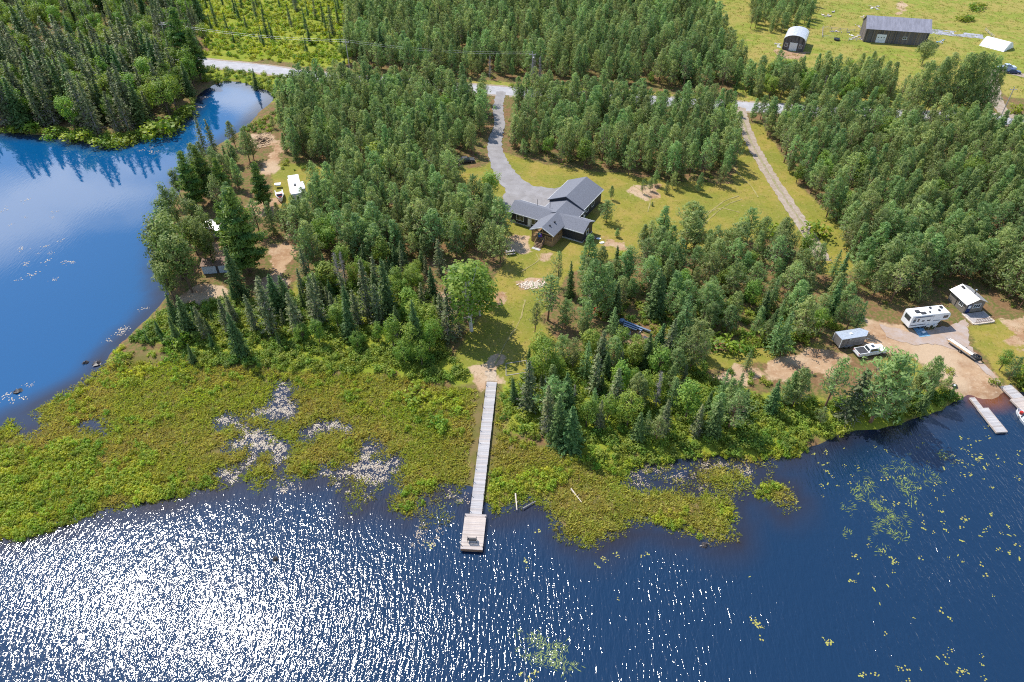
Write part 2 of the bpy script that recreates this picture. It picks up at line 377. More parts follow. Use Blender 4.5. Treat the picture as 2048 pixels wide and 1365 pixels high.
def ground_material():
    m, n, l, out = new_mat('ground_cover')
    p = N(n, 'ShaderNodeBsdfPrincipled', Roughness=0.95); p.inputs['Specular IOR Level'].default_value = 0.1
    ge = N(n, 'ShaderNodeNewGeometry')
    def noise(scale, detail=5.0, rough=0.65):
        t = N(n, 'ShaderNodeTexNoise', Scale=scale, Detail=detail, Roughness=rough); l.new(ge.outputs['Position'], t.inputs['Vector']); return t.outputs['Fac']
    n_fine, n_mid, n_big, n_px = noise(1.6), noise(0.32), noise(0.07), noise(5.0, 3.0, 0.7)
    def mixc(f, a, b):
        x = n.new('ShaderNodeMix'); x.data_type = 'RGBA'
        if hasattr(f, 'is_linked') or not isinstance(f, float): l.new(f, x.inputs[0])
        else: x.inputs[0].default_value = f
        for k, c in ((6, a), (7, b)):
            if isinstance(c, tuple): x.inputs[k].default_value = (*c, 1)
            else: l.new(c, x.inputs[k])
        return x.outputs[2]
    def ramp(v, a, b):
        r = N(n, 'ShaderNodeMapRange', _interpolation_type='SMOOTHSTEP'); r.inputs['From Min'].default_value = a; r.inputs['From Max'].default_value = b
        l.new(v, r.inputs['Value']); return r.outputs[0]
    def att(name, edge=0.25):
        a = N(n, 'ShaderNodeAttribute', _attribute_name=name)
        ad = N(n, 'ShaderNodeMath', _operation='MULTIPLY_ADD'); ad.inputs[1].default_value = 0.9
        l.new(n_fine, ad.inputs[0]); l.new(a.outputs['Fac'], ad.inputs[2])
        return ramp(ad.outputs[0], 0.95 - edge, 0.95 + edge)
    # forest floor: rusty needles, bare soil, green moss and herbs
    forest = mixc(ramp(n_mid, .4, .54), (.155, .09, .045), (.1, .11, .028))
    forest = mixc(ramp(n_fine, .4, .65), forest, (.2, .12, .06))
    lawn = mixc(ramp(n_mid, .35, .62), (.21, .19, .03), (.27, .205, .05))
    lawn = mixc(ramp(n_big, .4, .62), lawn, (.17, .175, .028))
    lawn = mixc(ramp(n_fine, .52, .8), lawn, (.33, .24, .1))
    lawn = mixc(ramp(n_px, .55, .75), lawn, (.11, .12, .02))
    field = mixc(ramp(n_big, .4, .6), (.19, .215, .035), (.27, .225, .06))
    field = mixc(ramp(n_mid, .5, .7), field, (.3, .22, .07))
    field = mixc(ramp(n_fine, .5, .75), field, (.13, .17, .022))
    bog = mixc(ramp(n_mid, .4, .6), (.16, .2, .02), (.22, .23, .03))
    dirt = mixc(ramp(n_mid, .38, .62), (.36, .235, .14), (.27, .155, .085))
    dirt = mixc(ramp(n_big, .42, .6), dirt, (.4, .29, .19))
    dirt = mixc(ramp(n_fine, .5, .8), dirt, (.46, .34, .23))
    dirt = mixc(ramp(n_px, .6, .8), dirt, (.2, .125, .07))
    marsh = mixc(ramp(n_mid, .4, .6), (.12, .11, .03), (.16, .12, .05))
    c = mixc(att('lawn'), forest, lawn)
    c = mixc(att('field'), c, field); c = mixc(att('bog'), c, bog); c = mixc(att('marsh'), c, marsh); c = mixc(att('dirt', .2), c, dirt)
    l.new(c, p.inputs['Base Color'])
    b = N(n, 'ShaderNodeBump', Strength=0.7, Distance=0.12); l.new(n_fine, b.inputs['Height']); l.new(b.outputs[0], p.inputs['Normal'])
    l.new(p.outputs[0], out.inputs['Surface'])
    return m
gme.materials.append(ground_material())
ground = tag(link('ground', gme), 'sandy and grassy land with forest floor between the trees', kind='structure')

# --- the lake
def lake_material():
    m, n, l, out = new_mat('lake_water')
    ge = N(n, 'ShaderNodeNewGeometry')
    p = N(n, 'ShaderNodeBsdfPrincipled', Roughness=0.10, IOR=1.55)
    p.inputs['Specular IOR Level'].default_value = 0.6
    wind = N(n, 'ShaderNodeAttribute', _attribute_name='wind'); shal_refl = N(n, 'ShaderNodeAttribute', _attribute_name='shallow'); sand = N(n, 'ShaderNodeAttribute', _attribute_name='sandy')
    def noise(rot, scale3, scale, detail, rough=.5, dist=0.0):
        mp = N(n, 'ShaderNodeMapping'); mp.inputs['Rotation'].default_value = (0, 0, rot); mp.inputs['Scale'].default_value = scale3
        l.new(ge.outputs['Position'], mp.inputs['Vector'])
        t = N(n, 'ShaderNodeTexNoise', Scale=scale, Detail=detail, Roughness=rough, Distortion=dist); l.new(mp.outputs[0], t.inputs['Vector']); return t.outputs['Fac']
    w1 = noise(R(-28), (1.0, .26, 1), 2.1, 2.0, .5, .4)      # wind ripples, long crests
    w2 = noise(R(22), (1.0, .5, 1), 4.2, 2.0, .5, .3)
    w3 = noise(0, (1, 1, 1), 0.06, 3.0)
    ad = N(n, 'ShaderNodeMath', _operation='MULTIPLY_ADD'); ad.inputs[1].default_value = 0.3; l.new(w2, ad.inputs[0]); l.new(w1, ad.inputs[2])
    gust = N(n, 'ShaderNodeMapRange'); gust.inputs['From Min'].default_value = .35; gust.inputs['From Max'].default_value = .65; gust.inputs['To Min'].default_value = .6; gust.inputs['To Max'].default_value = 1.15
    l.new(w3, gust.inputs['Value'])
    st = N(n, 'ShaderNodeMath', _operation='MULTIPLY'); l.new(gust.outputs[0], st.inputs[0]); l.new(wind.outputs['Fac'], st.inputs[1])
    b = N(n, 'ShaderNodeBump', Distance=0.15); l.new(ad.outputs[0], b.inputs['Height']); l.new(st.outputs[0], b.inputs['Strength'])
    l.new(b.outputs[0], p.inputs['Normal'])
    def mixc(f, a, c2):
        x = n.new('ShaderNodeMix'); x.data_type = 'RGBA'; l.new(f, x.inputs[0])
        for k, c in ((6, a), (7, c2)):
            if isinstance(c, tuple): x.inputs[k].default_value = (*c, 1)
            else: l.new(c, x.inputs[k])
        return x.outputs[2]
    c = mixc(wind.outputs['Fac'], (.002, .062, .17), (.0035, .021, .055))  # reflected sky blue is put into the base colour, stronger in the calm bay
    c = mixc(shal_refl.outputs['Fac'], c, (.018, .012, .012))  # tea-brown shallows, with dark tree reflections painted into the same colour
    c = mixc(sand.outputs['Fac'], c, (.15, .05, .02))
    l.new(c, p.inputs['Base Color'])
    rg = N(n, 'ShaderNodeMapRange'); rg.inputs['To Min'].default_value = 0.015; rg.inputs['To Max'].default_value = 0.065
    l.new(wind.outputs['Fac'], rg.inputs['Value']); l.new(rg.outputs[0], p.inputs['Roughness'])
    l.new(p.outputs[0], out.inputs['Surface'])
    return m
wx = axis([(-4000, -600, 850), (-600, -200, 50), (-200, 140, 1.6), (140, 600, 46), (600, 4000, 850)])
wy = axis([(-3000, -200, 700), (-200, 10, 42), (10, 240, 1.6), (240, 600, 60)])
WX, WY = np.meshgrid(wx, wy)
wd = land_d(WX, WY)
wnv, wnu = WX.shape; wi = np.arange(wnv * wnu).reshape(wnv, wnu)
wq = np.stack([wi[:-1, :-1], wi[:-1, 1:], wi[1:, 1:], wi[1:, :-1]], -1).reshape(-1, 4)
wme = grid_mesh('lake', WX, WY, np.zeros(WX.shape), wq)
bayside = gpa([(-2500, 230), (560, 150), (560, 300), (340, 640), (200, 760), (60, 860), (-400, 960), (-2500, 900)], 0)
calm = sstep(-4, 4, sdf(bayside, WX, WY))
vattr(wme, 'wind', np.where(wd > 0.3, 0.2, 1 - 0.97 * calm) * (0.6 + 0.4 * sstep(-0.5, -5, wd)))
vattr(wme, 'shallow', sstep(-6.0, -0.3, wd) * (0.85 + 0.15 * vnoise(WX, WY, 3, 5)))  # shore band: brown shallows plus painted dark of the tree reflections
b0 = gp(1975, 797, 0); vattr(wme, 'sandy', sstep(4.2, 1.0, np.hypot((WX - b0[0]) * .75, WY - b0[1])))
wme.materials.append(lake_material())
lake = tag(link('lake', wme), 'blue lake rippled in the foreground and calm in the bay', kind='structure')

# --- roads, drives and gravel laid on the land as sheets
def strip(name, line, width, material, z, label, wob=0.25, step=1.0):
    pts = [Vector(p) for p in line]
    # resample with Catmull-Rom
    P = [pts[0] * 2 - pts[1]] + pts + [pts[-1] * 2 - pts[-2]]
    path = []
    for i in range(1, len(P) - 2):
        n_ = max(2, int((P[i + 1] - P[i]).length / step))
        for k in range(n_):
            t = k / n_
            path.append(0.5 * ((2 * P[i]) + (P[i + 1] - P[i - 1]) * t + (2 * P[i - 1] - 5 * P[i] + 4 * P[i + 1] - P[i + 2]) * t * t + (3 * P[i] - P[i - 1] - 3 * P[i + 1] + P[i + 2]) * t ** 3))
    path.append(pts[-1])
    V = []; F = []
    for i, q in enumerate(path):
        d = (path[min(i + 1, len(path) - 1)] - path[max(i - 1, 0)]).normalized(); nrm = Vector((-d.y, d.x))
        w = width(i / len(path)) if callable(width) else width
        for k in range(5):
            s = (k / 2 - 1) * w / 2
            if k in (0, 4): s += wob * rnd.uniform(-1, 1)
            a = q + nrm * s; V.append((a.x, a.y, z + (0.03 if k == 2 else 0)))
        if i:
            for k in range(4): F.append((i * 5 - 5 + k, i * 5 - 4 + k, i * 5 + 1 + k, i * 5 + k))
    me = bpy.data.meshes.new(name); me.from_pydata(V, [], F); me.materials.append(material); me.update()
    return tag(link(name, me), label, kind='structure')

def sheet(name, pts, material, z, label, wob=0.3, px=True):
    """flat patch with an uneven edge"""
    P = gpa(pts) if px else np.array(pts)
    ring = []
    for i in range(len(P)):
        a, b_ = P[i], P[(i + 1) % len(P)]
        k = max(1, int(np.hypot(*(b_ - a)) / 0.8))
        for j in range(k):
            q = a + (b_ - a) * j / k; ring.append((q[0] + rnd.uniform(-wob, wob), q[1] + rnd.uniform(-wob, wob), z))
    import bmesh
    bm = bmesh.new(); vs_ = [bm.verts.new(p) for p in ring]; f = bm.faces.new(vs_)
    bmesh.ops.triangulate(bm, faces=[f]); me = bpy.data.meshes.new(name); bm.to_mesh(me); bm.free(); me.materials.append(material)
    return tag(link(name, me), label, kind='structure')

M_GRAVEL = mat('grey_gravel', (.28, .265, .265), .95, var=.14, scale=.45, spec=.1, col2=(.21, .195, .19), bump=.05)
M_ROAD = mat('pale_asphalt', (.36, .35, .36), .9, var=.08, scale=.5, spec=.2)
M_LANE = mat('lane_gravel', (.36, .3, .25), .95, var=.14, scale=1.2, spec=.1, col2=(.25, .19, .13), bump=.05)
M_YARD = mat('yard_gravel', (.36, .31, .29), .95, scale=.5, spec=.1, col2=(.32, .22, .15), bump=.05)
road_line = [gp(*p) for p in ((-500, 40), (200, 104), (402, 126), (520, 138), (612, 151), (800, 166), (1000, 182), (1250, 198), (1478, 213), (1700, 226), (1900, 234), (2060, 243), (2400, 262))]
strip('road', road_line, 7.0, M_ROAD, .56, 'pale two-lane country road running behind the pine plantation', .1, 3.0)
strip('road_shoulder', road_line, 9.4, M_LANE, .54, 'narrow gravel shoulder along the pale country road', .3, 3.0)
strip('driveway', [gp(*p) for p in ((1003, 183), (996, 215), (998, 250), (990, 290), (1000, 330), (1022, 362), (1048, 385))], lambda t: 3.1 + 4.5 * t ** 3, M_GRAVEL, .575, 'grey gravel driveway curving from the road to the house', .3)
sheet('gravel_court', [(1000, 330), (1015, 345), (1030, 362), (1060, 372), (1110, 378), (1135, 372), (1140, 400), (1110, 425), (1060, 430), (1010, 425), (1003, 405), (1012, 380), (1005, 355)], M_GRAVEL, .59, 'grey gravel parking court beside the house', .3)
strip('lane', [gp(*p) for p in ((1478, 214), (1486, 240), (1500, 280), (1530, 335), (1572, 400), (1615, 465), (1648, 522))], 3.4, M_LANE, .57, 'straight narrow gravel lane running down through the mown grass', .25)
strip('lane_crown', [gp(*p) for p in ((1486, 240), (1500, 280), (1530, 335), (1572, 400), (1615, 465), (1648, 522))], .55, mat('lane_grass', (.2, .19, .07), .95, scale=1.2, spec=.1, col2=(.3, .25, .18)), .612, 'thin grassy crown along the middle of the gravel lane', .22)
M_RUT = mat('worn_rut', (.33, .27, .13), .95, scale=1.5, spec=.1, col2=(.22, .2, .05))
for i, ln_ in enumerate((((1385, 462), (1420, 425), (1450, 402), (1478, 392)), ((1392, 468), (1428, 430), (1458, 408), (1484, 399)), ((1466, 330), (1478, 350), (1502, 372), (1516, 395)), ((1040, 545), (1062, 532), (1078, 520), (1072, 508)), ((1050, 600), (1040, 640), (1010, 690), (990, 730)), ((1266, 372), (1282, 382), (1300, 400), (1296, 424)), ((1400, 430), (1440, 418), (1480, 425)))):
    strip('tyre_rut', [gp(*p) for p in ln_], .3, M_RUT, .548, 'faint worn tyre rut curving across the lawn', .12)
strip('farm_drive', [gp(*p) for p in ((2060, 243), (2020, 232), (1998, 212), (1988, 185), (1985, 150), (2000, 142), (2060, 155))], 4.0, M_LANE, .58, 'gravel farm drive curving up from the road to the parked cars', .3)
sheet('gravel_yard', [(1760, 650), (1830, 668), (1905, 650), (1935, 640), (1938, 690), (1955, 715), (1985, 745), (2006, 768), (1998, 772), (1965, 740), (1940, 715), (1880, 690), (1820, 690), (1780, 680)], M_YARD, .56, 'grey gravel yard between the fifth-wheel camper and the docks', .4)
sheet('pale_path', [(972, 742), (992, 742), (994, 764), (973, 764)], mat('trodden_sand', (.42, .33, .24), .95, scale=2, spec=.1), .56, 'trodden sandy path where the lawn meets the long dock', .3)
# ------------------------------------------------------------------ plants
def unit(v): return v / np.maximum(np.linalg.norm(v, axis=-1, keepdims=True), 1e-9)

class Leaves:
    """a cloud of small leaf faces (rhombs); arrays are collected, then become one mesh"""
    def __init__(s, seed): s.r = np.random.default_rng(seed); s.V = []; s.T = []; s.M = []
    def add(s, c, nrm, size, aspect=0.5, m=0, tint=None, along=None):
        c = np.asarray(c, float); k = len(c)
        nrm = unit(np.asarray(nrm, float))
        t = s.r.normal(size=(k, 3)) if along is None else np.asarray(along, float)
        t = unit(t - (t * nrm).sum(1, keepdims=True) * nrm); b = np.cross(nrm, t)
        size = np.broadcast_to(np.asarray(size, float), (k,))[:, None]
        a = t * size * .5; b = b * size * .5 * aspect
        s.V.append(np.stack([c - a, c + b * 1.0 - a * .1, c + a, c - b - a * .1], 1).reshape(-1, 3))
        tint = s.r.uniform(0, 1, k) if tint is None else np.broadcast_to(np.asarray(tint, float), (k,))
        s.T.append(np.repeat(tint, 4)); s.M.append(np.full(k, m, np.int32))
    def clump(s, c, rad, k, size, aspect=.5, up=.6, out=None, m=0, flat=1.0, tint=None, jit=.45, along=None):
        o = unit(s.r.normal(size=(k, 3))) * (s.r.uniform(.25, 1, (k, 1)) ** .6) * rad; o[:, 2] *= flat
        nr = unit(o) + np.array([0, 0, up]) + s.r.normal(size=(k, 3)) * jit
        if out is not None: nr = nr + np.asarray(out)
        tt = np.clip((s.r.uniform() if tint is None else tint) + s.r.normal(size=k) * .13, 0, 1)
        s.add(np.asarray(c) + o, nr, s.r.uniform(.7, 1.25, k) * size, aspect, m, tt, None if along is None else np.asarray(along)[None] + s.r.normal(size=(k, 3)) * .45)
    def mesh(s, name, mats):
        V = np.concatenate(s.V).astype(np.float32); T = np.concatenate(s.T).astype(np.float32); Mi = np.concatenate(s.M)
        me = bpy.data.meshes.new(name); nq = len(Mi)
        me.vertices.add(len(V)); me.vertices.foreach_set('co', V.ravel())
        me.loops.add(nq * 4); me.loops.foreach_set('vertex_index', np.arange(nq * 4, dtype=np.int32))
        me.polygons.add(nq); me.polygons.foreach_set('loop_start', np.arange(0, nq * 4, 4, dtype=np.int32))
        for m in mats: me.materials.append(m)
        me.polygons.foreach_set('material_index', Mi)
        me.update(calc_edges=True)
        a = me.attributes.new('tint', 'FLOAT', 'POINT'); a.data.foreach_set('value', T)
        return me

M_PINE = foliage('pine_needles', (.13, .2, .068), (.3, .37, .125), .48, .028, .27)
M_WPINE = foliage('white_pine_needles', (.055, .13, .025), (.2, .27, .04), .35, .015, .2)
M_SPRUCE = foliage('spruce_needles', (.07, .14, .04), (.16, .22, .065), .34, .02, .25)
M_GSPRUCE = foliage('thin_spruce_needles', (.11, .155, .052), (.22, .225, .095), .28, .015, .25)
M_LARCH = foliage('larch_needles', (.14, .23, .08), (.22, .31, .11), .4, .015, .2)
M_BROAD = foliage('broad_leaves', (.12, .215, .034), (.26, .335, .055), .4, .02, .22)
M_BIRCHL = foliage('birch_leaves', (.115, .205, .028), (.25, .31, .05), .4, .012, .15)
M_POPLAR = foliage('poplar_leaves', (.1, .165, .035), (.22, .25, .07), .35, .012, .2)
M_WILLOW = foliage('willow_leaves', (.17, .22, .07), (.27, .31, .11), .4, .01, .1)
M_SHRUB = foliage('shrub_leaves', (.13, .22, .025), (.3, .35, .04), .4, .025, .25)
M_UNDER = foliage('undergrowth_leaves', (.1, .185, .028), (.28, .33, .045), .4, .025, .25, world_noise=.12)
M_MSHRUB = foliage('bog_shrub_leaves', (.15, .24, .025), (.4, .43, .04), .4, .03, .25, world_noise=.11)
M_SEDGE = foliage('sedge_blades', (.31, .37, .05), (.41, .345, .09), .42, .02, .25, world_noise=.085)
M_TWIG = mat('bare_twigs', (.24, .185, .14), .9, var=.2, scale=2)
M_GREYTWIG = mat('grey_dead_twigs', (.25, .22, .2), .9, var=.2, scale=2)
M_BARK = mat('bark', (.13, .09, .06), .95, var=.3, scale=3, stretch=(1, 1, .3))
M_REDBARK = mat('red_pine_bark', (.22, .12, .07), .95, var=.3, scale=3, stretch=(1, 1, .3))
M_BIRCH = mat('birch_bark', (.62, .58, .52), .8, var=.2, scale=4, stretch=(1, 1, 3))
M_GREYBARK = mat('grey_dead_bark', (.3, .27, .25), .95, var=.25, scale=3, stretch=(1, 1, .3))

def trunk_mesh(name, h, r, material, limbs=(), bend=0.0, n=6):
    m = MB(); k = 5; pts = []
    for i in range(k + 1):
        t = i / k
        pts.append((Vector((bend * math.sin(t * 2.5), bend * .6 * math.sin(t * 3.1 + 1) - bend * .6 * math.sin(1), t * h - .25 * (i == 0))), r * (1 - t) ** .8 + .015))
    for (a, ra), (b, rb) in zip(pts[:-1], pts[1:]): m.tube(a, b, ra, rb, n, cap=False)
    for p0, p1, r0 in limbs: m.tube(p0, p1, r0, r0 * .35, 4, cap=False)
    return m.mesh(name, material)

def pine(seed, h=9.0, rmax=2.1, dens=1.0, material=None, lo=.16, lean=1.0, pe=.7, rag=.22, cl=1.0):
    L = Leaves(seed); r = L.r; limbs = []
    cb = h * r.uniform(lo, lo + .12); z = cb
    asym = r.uniform(0, 6.28); aa = r.uniform(.05, .15) + rag * .5
    while z < h * .985:
        rel = (z - cb) / (h - cb)
        rad = rmax * (1 - rel) ** pe * min(1.0, .6 + rel * 2.0) * lean
        nb = int(r.integers(4, 7)); a0 = r.uniform(0, 6.28)
        for b in range(nb):
            a = a0 + b * 6.28 / nb + r.normal() * .25
            rr = (rad * r.uniform(.9 - rag * 1.4, .95 + rag) + .1) * (1 + aa * math.cos(a - asym)); d = np.array([math.cos(a), math.sin(a), 0])
            tint = r.uniform(0, 1)
            for f in ((.5, 1.0) if rr > .9 else (1.0,)):
                c = d * rr * f + np.array([0, 0, z + rr * f * .28])
                L.clump(c, (.36 + .14 * rr / rmax) * cl, int((13 if f == 1 else 8) * dens), .5, .3, .55, d * .55, tint=tint, along=d * .7 + np.array([0, 0, .9]))
            if b % 2 == 0 and rr > .6: limbs.append(((0, 0, z - .1), tuple(d * rr * .85 + np.array([0, 0, z + rr * .22])), .035))
            if rel < .5 and r.uniform() < .9:     # dead inner branches
                k = 6; f = r.uniform(.2, .9, k)[:, None]
                L.add(d * rr * f + np.array([0, 0, z - .15]) + r.normal(size=(k, 3)) * .12, r.normal(size=(k, 3)) + [0, 0, .5], .55, .18, 1, along=np.tile(d, (k, 1)) + r.normal(size=(k, 3)) * .4)
        z += r.uniform(.42, .66)
    L.clump((0, 0, h - .2), .3, int(16 * dens), .42, .35, .8)
    return L.mesh('pine_crown', [material or M_PINE, M_TWIG]), trunk_mesh('pine_trunk', h * .95, .13, M_REDBARK, limbs, .08)

def spruce(seed, h=13.0, rmax=1.6, dens=1.0, bare=0.0, material=None, lo=.05, p=.85):
    L = Leaves(seed); r = L.r
    z = h * lo; cb = z
    while z < h * .99:
        rel = (z - cb) / (h - cb)
        rad = rmax * (1 - rel) ** p * r.uniform(.8, 1.1) + .1
        nb = max(4, int(4 + rad * 4)); a0 = r.uniform(0, 6.28)
        for b in range(nb):
            a = a0 + b * 6.28 / nb + r.normal() * .2; rr = rad * r.uniform(.45, 1.25); d = np.array([math.cos(a), math.sin(a), 0])
            dead = r.uniform() < bare * (1.15 - rel)
            k = max(2, int((1.5 + rr * 4.2) * dens)); f = np.linspace(.25, 1.0, k)
            c = d[None] * (rr * f)[:, None]; c[:, 2] = z - rr * f * .38 + .18 * rr * f ** 3
            c += r.normal(size=c.shape) * .07
            if dead:
                L.add(c, r.normal(size=c.shape) + [0, 0, .4], .42, .14, 1, along=np.tile(d, (k, 1)) + r.normal(size=c.shape) * .35)
            else:
                tn = np.clip(r.uniform(.0, .8) + .25 * (f - .5), 0, 1)
                L.add(c, d * .55 + np.array([0, 0, .8]) + r.normal(size=c.shape) * .35, .38 + .16 * r.uniform(size=k), .6, 0, tn, along=np.tile(d, (k, 1)) + r.normal(size=c.shape) * .5)
                if rr > .5: L.add(c[k // 2:] + r.normal(size=c[k // 2:].shape) * .12, d * .7 + np.array([0, 0, .5]) + r.normal(size=c[k // 2:].shape) * .5, .36, .55, 0, tn[k // 2:])
        z += r.uniform(.22, .36) * (1 + .5 * (1 - dens))
    L.add(np.array([[0, 0, h - .1], [0, 0, h - .35]]), np.array([[1, .3, .2], [-.3, 1, .2]]), .5, .3, 0, .5)
    return L.mesh('spruce_crown', [material or M_SPRUCE, M_GREYTWIG]), trunk_mesh('spruce_trunk', h * .97, .15, M_GREYBARK if bare > .3 else M_BARK, bend=.05)

def white_pine(seed, h=17.0, rmax=4.0):
    L = Leaves(seed); r = L.r; limbs = []; z = h * .14
    while z < h * .97:
        rel = (z / h - .14) / .86
        rad = rmax * (1 - rel) ** .75 * min(1, .7 + rel)
        nb = int(r.integers(4, 7)); a0 = r.uniform(0, 6.28)
        for b in range(nb):
            a = a0 + b * 6.28 / nb + r.normal() * .3; rr = rad * r.uniform(.5, 1.12) + .2; d = np.array([math.cos(a), math.sin(a), 0]); side = np.array([-d[1], d[0], 0])
            t0 = r.uniform(0, 1)
            for f in np.arange(.35, 1.02, .6 / max(rr, 1.0) if rr > 1 else .5):
                for sd in ((-1, 0, 1) if (f > .5 and rr > 1.6) else (0,)):
                    c = d * rr * f + side * sd * rr * .16 * f + np.array([0, 0, z + rr * f * .12 - .1 * abs(sd)])
                    L.clump(c, .75, 17, .58, .38, .9, d * .35, flat=.42, tint=t0)
            limbs.append(((0, 0, z - .2), tuple(d * rr * .9 + np.array([0, 0, z + rr * .1])), .07))
        z += r.uniform(.6, .95)
    L.clump((0, 0, h - .3), .5, 24, .5, .36, .8)
    return L.mesh('white_pine_crown', [M_WPINE, M_TWIG]), trunk_mesh('white_pine_trunk', h * .96, .3, M_BARK, limbs, .12, 7)

def broadleaf(seed, h=9.0, w=2.6, lo=.25, material=None, bark=None, k=52, leaf=.36, stems=1):
    L = Leaves(seed); r = L.r; limbs = []
    cz = h * (lo + 1) / 2; hz = h * (1 - lo) / 2
    cs = []
    for i in range(k):
        o = unit(r.normal(size=3)) * r.uniform(.35, 1) ** .5
        o = o * np.array([w, w, hz]) * r.uniform(.75, 1.18); o[:2] *= 1 - .3 * max(0, o[2] / hz)
        c = np.array([0, 0, cz]) + o * .86; cs.append(c)
        L.clump(c, .5 + .09 * w + .2 * r.uniform(), int(r.integers(26, 38)), leaf, .62, .55, unit(o) * .7, jit=.5)
    for c in cs[::3]: limbs.append(((0, 0, max(h * .18, c[2] * .55)), tuple(c * np.array([.8, .8, 1])), .06))
    t = trunk_mesh('broadleaf_trunk', h * .8, .16, bark or M_BARK, limbs, .18)
    return L.mesh('broadleaf_crown', [material or M_BROAD, M_TWIG]), t

def larch(seed, h=9.0, rmax=1.5):
    L = Leaves(seed); r = L.r; z = h * .12
    while z < h * .99:
        rel = (z / h - .12) / .88; rad = rmax * (1 - rel) ** .8 + .08
        nb = int(r.integers(5, 8)); a0 = r.uniform(0, 6.28)
        for b in range(nb):
            a = a0 + b * 6.28 / nb + r.normal() * .3; rr = rad * r.uniform(.6, 1.2); d = np.array([math.cos(a), math.sin(a), 0])
            k = max(3, int(rr * 7)); f = np.linspace(.2, 1, k); c = d[None] * (rr * f)[:, None]; c[:, 2] = z + .22 * rr * f - .2 * rr * f * f
            L.add(c + r.normal(size=c.shape) * .06, r.normal(size=c.shape) * .6 + d * .4 + [0, 0, .7], .3 + .1 * r.uniform(size=k), .5, 0, along=np.tile(d, (k, 1)) + r.normal(size=c.shape) * .6)
        z += r.uniform(.24, .4)
    return L.mesh('larch_crown', [M_LARCH, M_TWIG]), trunk_mesh('larch_trunk', h * .97, .11, M_BARK)

def dead_tree(seed, h=10.0, rmax=1.3):
    L = Leaves(seed); r = L.r; limbs = []; z = h * .2
    while z < h * .97:
        rel = z / h; rad = rmax * (1.05 - rel)
        for b in range(3):
            a = r.uniform(0, 6.28); rr = rad * r.uniform(.5, 1.2) + .1; d = np.array([math.cos(a), math.sin(a), 0])
            limbs.append(((0, 0, z), tuple(d * rr + np.array([0, 0, z + r.uniform(-.2, .3)])), .035))
            k = 7; f = r.uniform(.3, 1.05, k)[:, None]
            L.add(d * rr * f + np.array([0, 0, z]) + r.normal(size=(k, 3)) * .16, r.normal(size=(k, 3)), .5, .12, 0, along=np.tile(d, (k, 1)) + r.normal(size=(k, 3)) * .6)
        z += r.uniform(.25, .45)
    return L.mesh('dead_tree_twigs', [M_GREYTWIG]), trunk_mesh('dead_tree_trunk', h, .12, M_GREYBARK, limbs, .1)

def shrub_mesh(seed, rad=1.2, h=1.5, material=None, k=9, leaf=.3, n=22):
    L = Leaves(seed); r = L.r
    for i in range(k):
        a = r.uniform(0, 6.28); f = r.uniform(0, 1) ** .6 * rad * .75
        c = np.array([math.cos(a) * f, math.sin(a) * f, h * r.uniform(.25, .8) * (1 - .3 * f / rad)])
        L.clump(c, rad * .42, n, leaf, .6, .7, jit=.5)
    return L.mesh('shrub_leaves', [material or M_SHRUB, M_TWIG])

def stems_mesh(seed, rad=1.0, h=1.2):
    m = MB(); r = np.random.default_rng(seed)
    for i in range(6):
        a = r.uniform(0, 6.28); m.tube((0, 0, -.1), (math.cos(a) * rad * .6, math.sin(a) * rad * .6, h * r.uniform(.5, .8)), .03, .01, 4, cap=False)
    return m.mesh('shrub_stems', M_BARK)

def tuft_mesh(seed, k=16, h=.55, spread=.35, material=None, w=.07):
    L = Leaves(seed); r = L.r
    a = r.uniform(0, 6.28, k); o = r.uniform(0, 1, k) ** .5 * spread
    base = np.stack([np.cos(a) * o, np.sin(a) * o, np.zeros(k)], -1)
    dirs = np.stack([np.cos(a) * .8, np.sin(a) * .8, r.uniform(.35, .9, k)], -1) + r.normal(size=(k, 3)) * .25; dirs[:, 2] = np.abs(dirs[:, 2])
    ln = r.uniform(.6, 1.2, k) * h
    d = unit(dirs)
    L.add(base + d * ln[:, None] * .5, np.cross(d, r.normal(size=(k, 3))), ln, .32, 0, along=d)
    return L.mesh('sedge_tuft', [material or M_SEDGE])

